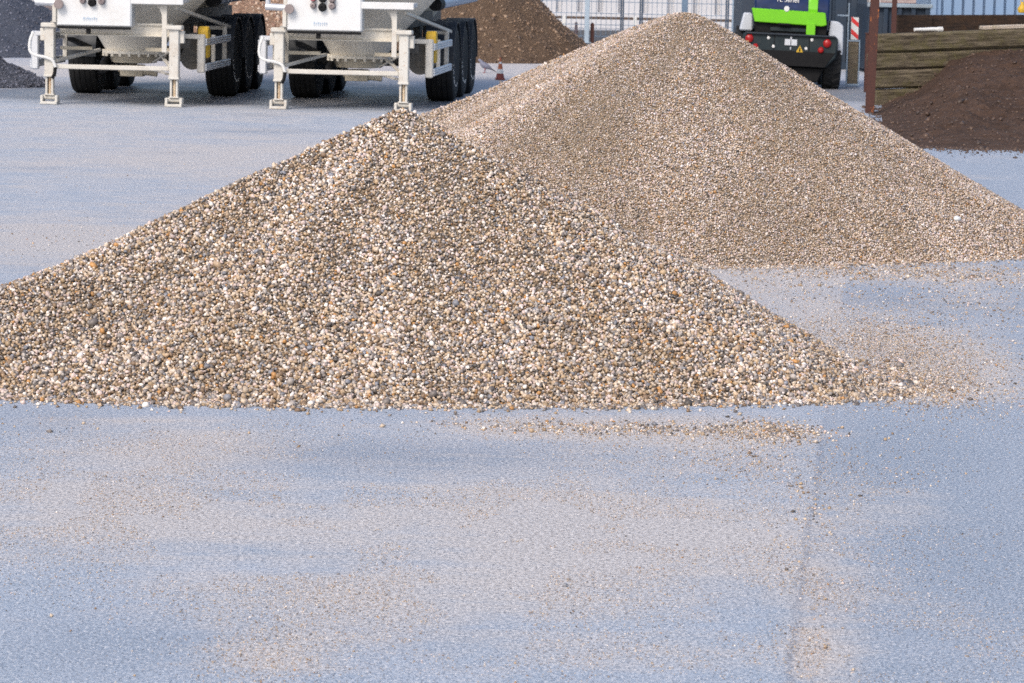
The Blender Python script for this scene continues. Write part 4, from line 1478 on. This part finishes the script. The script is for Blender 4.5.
# ================================================================== CONE AND PIGEON
p = at(500, 80)
tc = thing('traffic_cone', 'faded orange and white traffic cone in front of the brown soil pile', 'traffic cone', (p.x, p.y, 0), R(12))
tc.scale = (.66, .66, .95)
MB().box((0, 0, .018), (.22, .22, .03), bev=.012).build('base', MAT['darkred'], tc)
for z0, z1, r0, r1, m, nm in ((.036, .115, .105, .085, 'darkred', 'lower_band'), (.115, .19, .085, .066, 'signwhite', 'white_band'), (.19, .28, .066, .044, 'orange', 'upper_band'), (.28, .315, .044, .036, 'signwhite', 'white_band'), (.315, .39, .036, .020, 'orange', 'tip')):
    MB().cyl((0, 0, z0), (0, 0, z1), r0, r1, n=24).build(nm, MAT[m], tc)


def pigeon():
    k = NT('pigeon_plumage')
    c = k.coord()
    sp = k.n('SeparateXYZ')
    k.l(c, sp.inputs[0])
    n = k.noise(c, 30, 4, .6)
    f = k.ramp(k.math('ADD', sp.outputs[0], k.math('MULTIPLY', n, .03)), .06, .17)
    col = k.mix(f, (.15, .155, .21), (.05, .048, .06))
    col = k.mix(k.ramp(sp.outputs[0], -.075, -.10), col, (.19, .21, .29))
    k.bump(n, .3, .004)
    mat = k.done(col, .7)
    p = at(484.5, 73)
    t = thing('pigeon', 'grey pigeon standing on the yard, facing left towards the right trailer', 'bird', (p.x, p.y, 0), R(-10))
    # x: head (-) to tail (+)
    spine = [(-.118, .215, .004, .004), (-.112, .217, .017, .018), (-.095, .22, .023, .024), (-.075, .212, .023, .024), (-.062, .195, .026, .028), (-.045, .165, .040, .042), (-.01, .135, .054, .054),
             (.03, .118, .052, .048), (.075, .098, .038, .034), (.11, .078, .030, .018), (.15, .055, .032, .010), (.205, .024, .034, .006), (.21, .022, .006, .003)]
    b = bmesh.new()
    rings = []
    n_ = 16
    for i, (x, z, ry, rz) in enumerate(spine):
        a0 = Vector((spine[max(i - 1, 0)][0], 0, spine[max(i - 1, 0)][1]))
        a1 = Vector((spine[min(i + 1, len(spine) - 1)][0], 0, spine[min(i + 1, len(spine) - 1)][1]))
        tt = (a1 - a0).normalized()
        up = Vector((-tt.z, 0, tt.x))
        rings.append([b.verts.new(Vector((x, 0, z)) + Vector((0, 1, 0)) * ry * math.cos(2 * math.pi * j / n_) + up * rz * math.sin(2 * math.pi * j / n_)) for j in range(n_)])
    for u, v in zip(rings, rings[1:]):
        for j in range(n_):
            b.faces.new((u[j], u[(j + 1) % n_], v[(j + 1) % n_], v[j]))
    b.faces.new(rings[0][::-1])
    b.faces.new(rings[-1])
    bmesh.ops.recalc_face_normals(b, faces=b.faces)
    m = MB()
    m._merge(b)
    m.build('body', mat, t, 80)
    MB().cyl((-.115, 0, .215), (-.140, 0, .208), .007, .001, n=8).build('beak', MAT['black'], t)
    for s in (-1, 1):
        MB().lathe([(.004, -.002), (.005, 0), (.001, .003)], 8, 'Y', (-.1, .0225 * s, .224)).build('eye', MAT['orange'], t)
        g = MB().tube([(.005, .02 * s, .095), (.01, .02 * s, .05), (.0, .02 * s, .008)], [.012, .006, .005], 8)
        for dx, dy in ((-.03, 0), (-.022, .015), (-.022, -.015), (.018, 0)):
            g.tube([(0, .02 * s, .007), (dx, .02 * s + dy, .004)], .0035, 6)
        g.build('leg', MAT['redcap'], t)


pigeon()
# one white stone lying on the slope of the finer heap
d = ray(957, 219)
for t_ in np.linspace(19.5 / d.y, 25 / d.y, 3000):
    P = CAM + d * t_
    if P.z < float(heapB.z(np.array([P.x]), np.array([P.y]))[0]) + .012:
        break
bb = bmesh.new()
bmesh.ops.create_icosphere(bb, subdivisions=2, radius=.03)
for v in bb.verts:
    v.co *= 1 + .25 * (float(vnoise(np.array([v.co.x * 60 + 3]), np.array([v.co.z * 60 + v.co.y * 40]), 2)[0]) - .5)
    v.co.z *= .75
m = MB()
m._merge(bb)
o = m.build('white_stone', MAT['white'])
o.location = P
tag(o, 'single white stone on the right slope of the finer gravel pile', 'stone')
for o in list(bpy.data.objects):
    if o.type == 'MESH' and not o.data.materials:
        o.data.materials.append(MAT['concrete'])
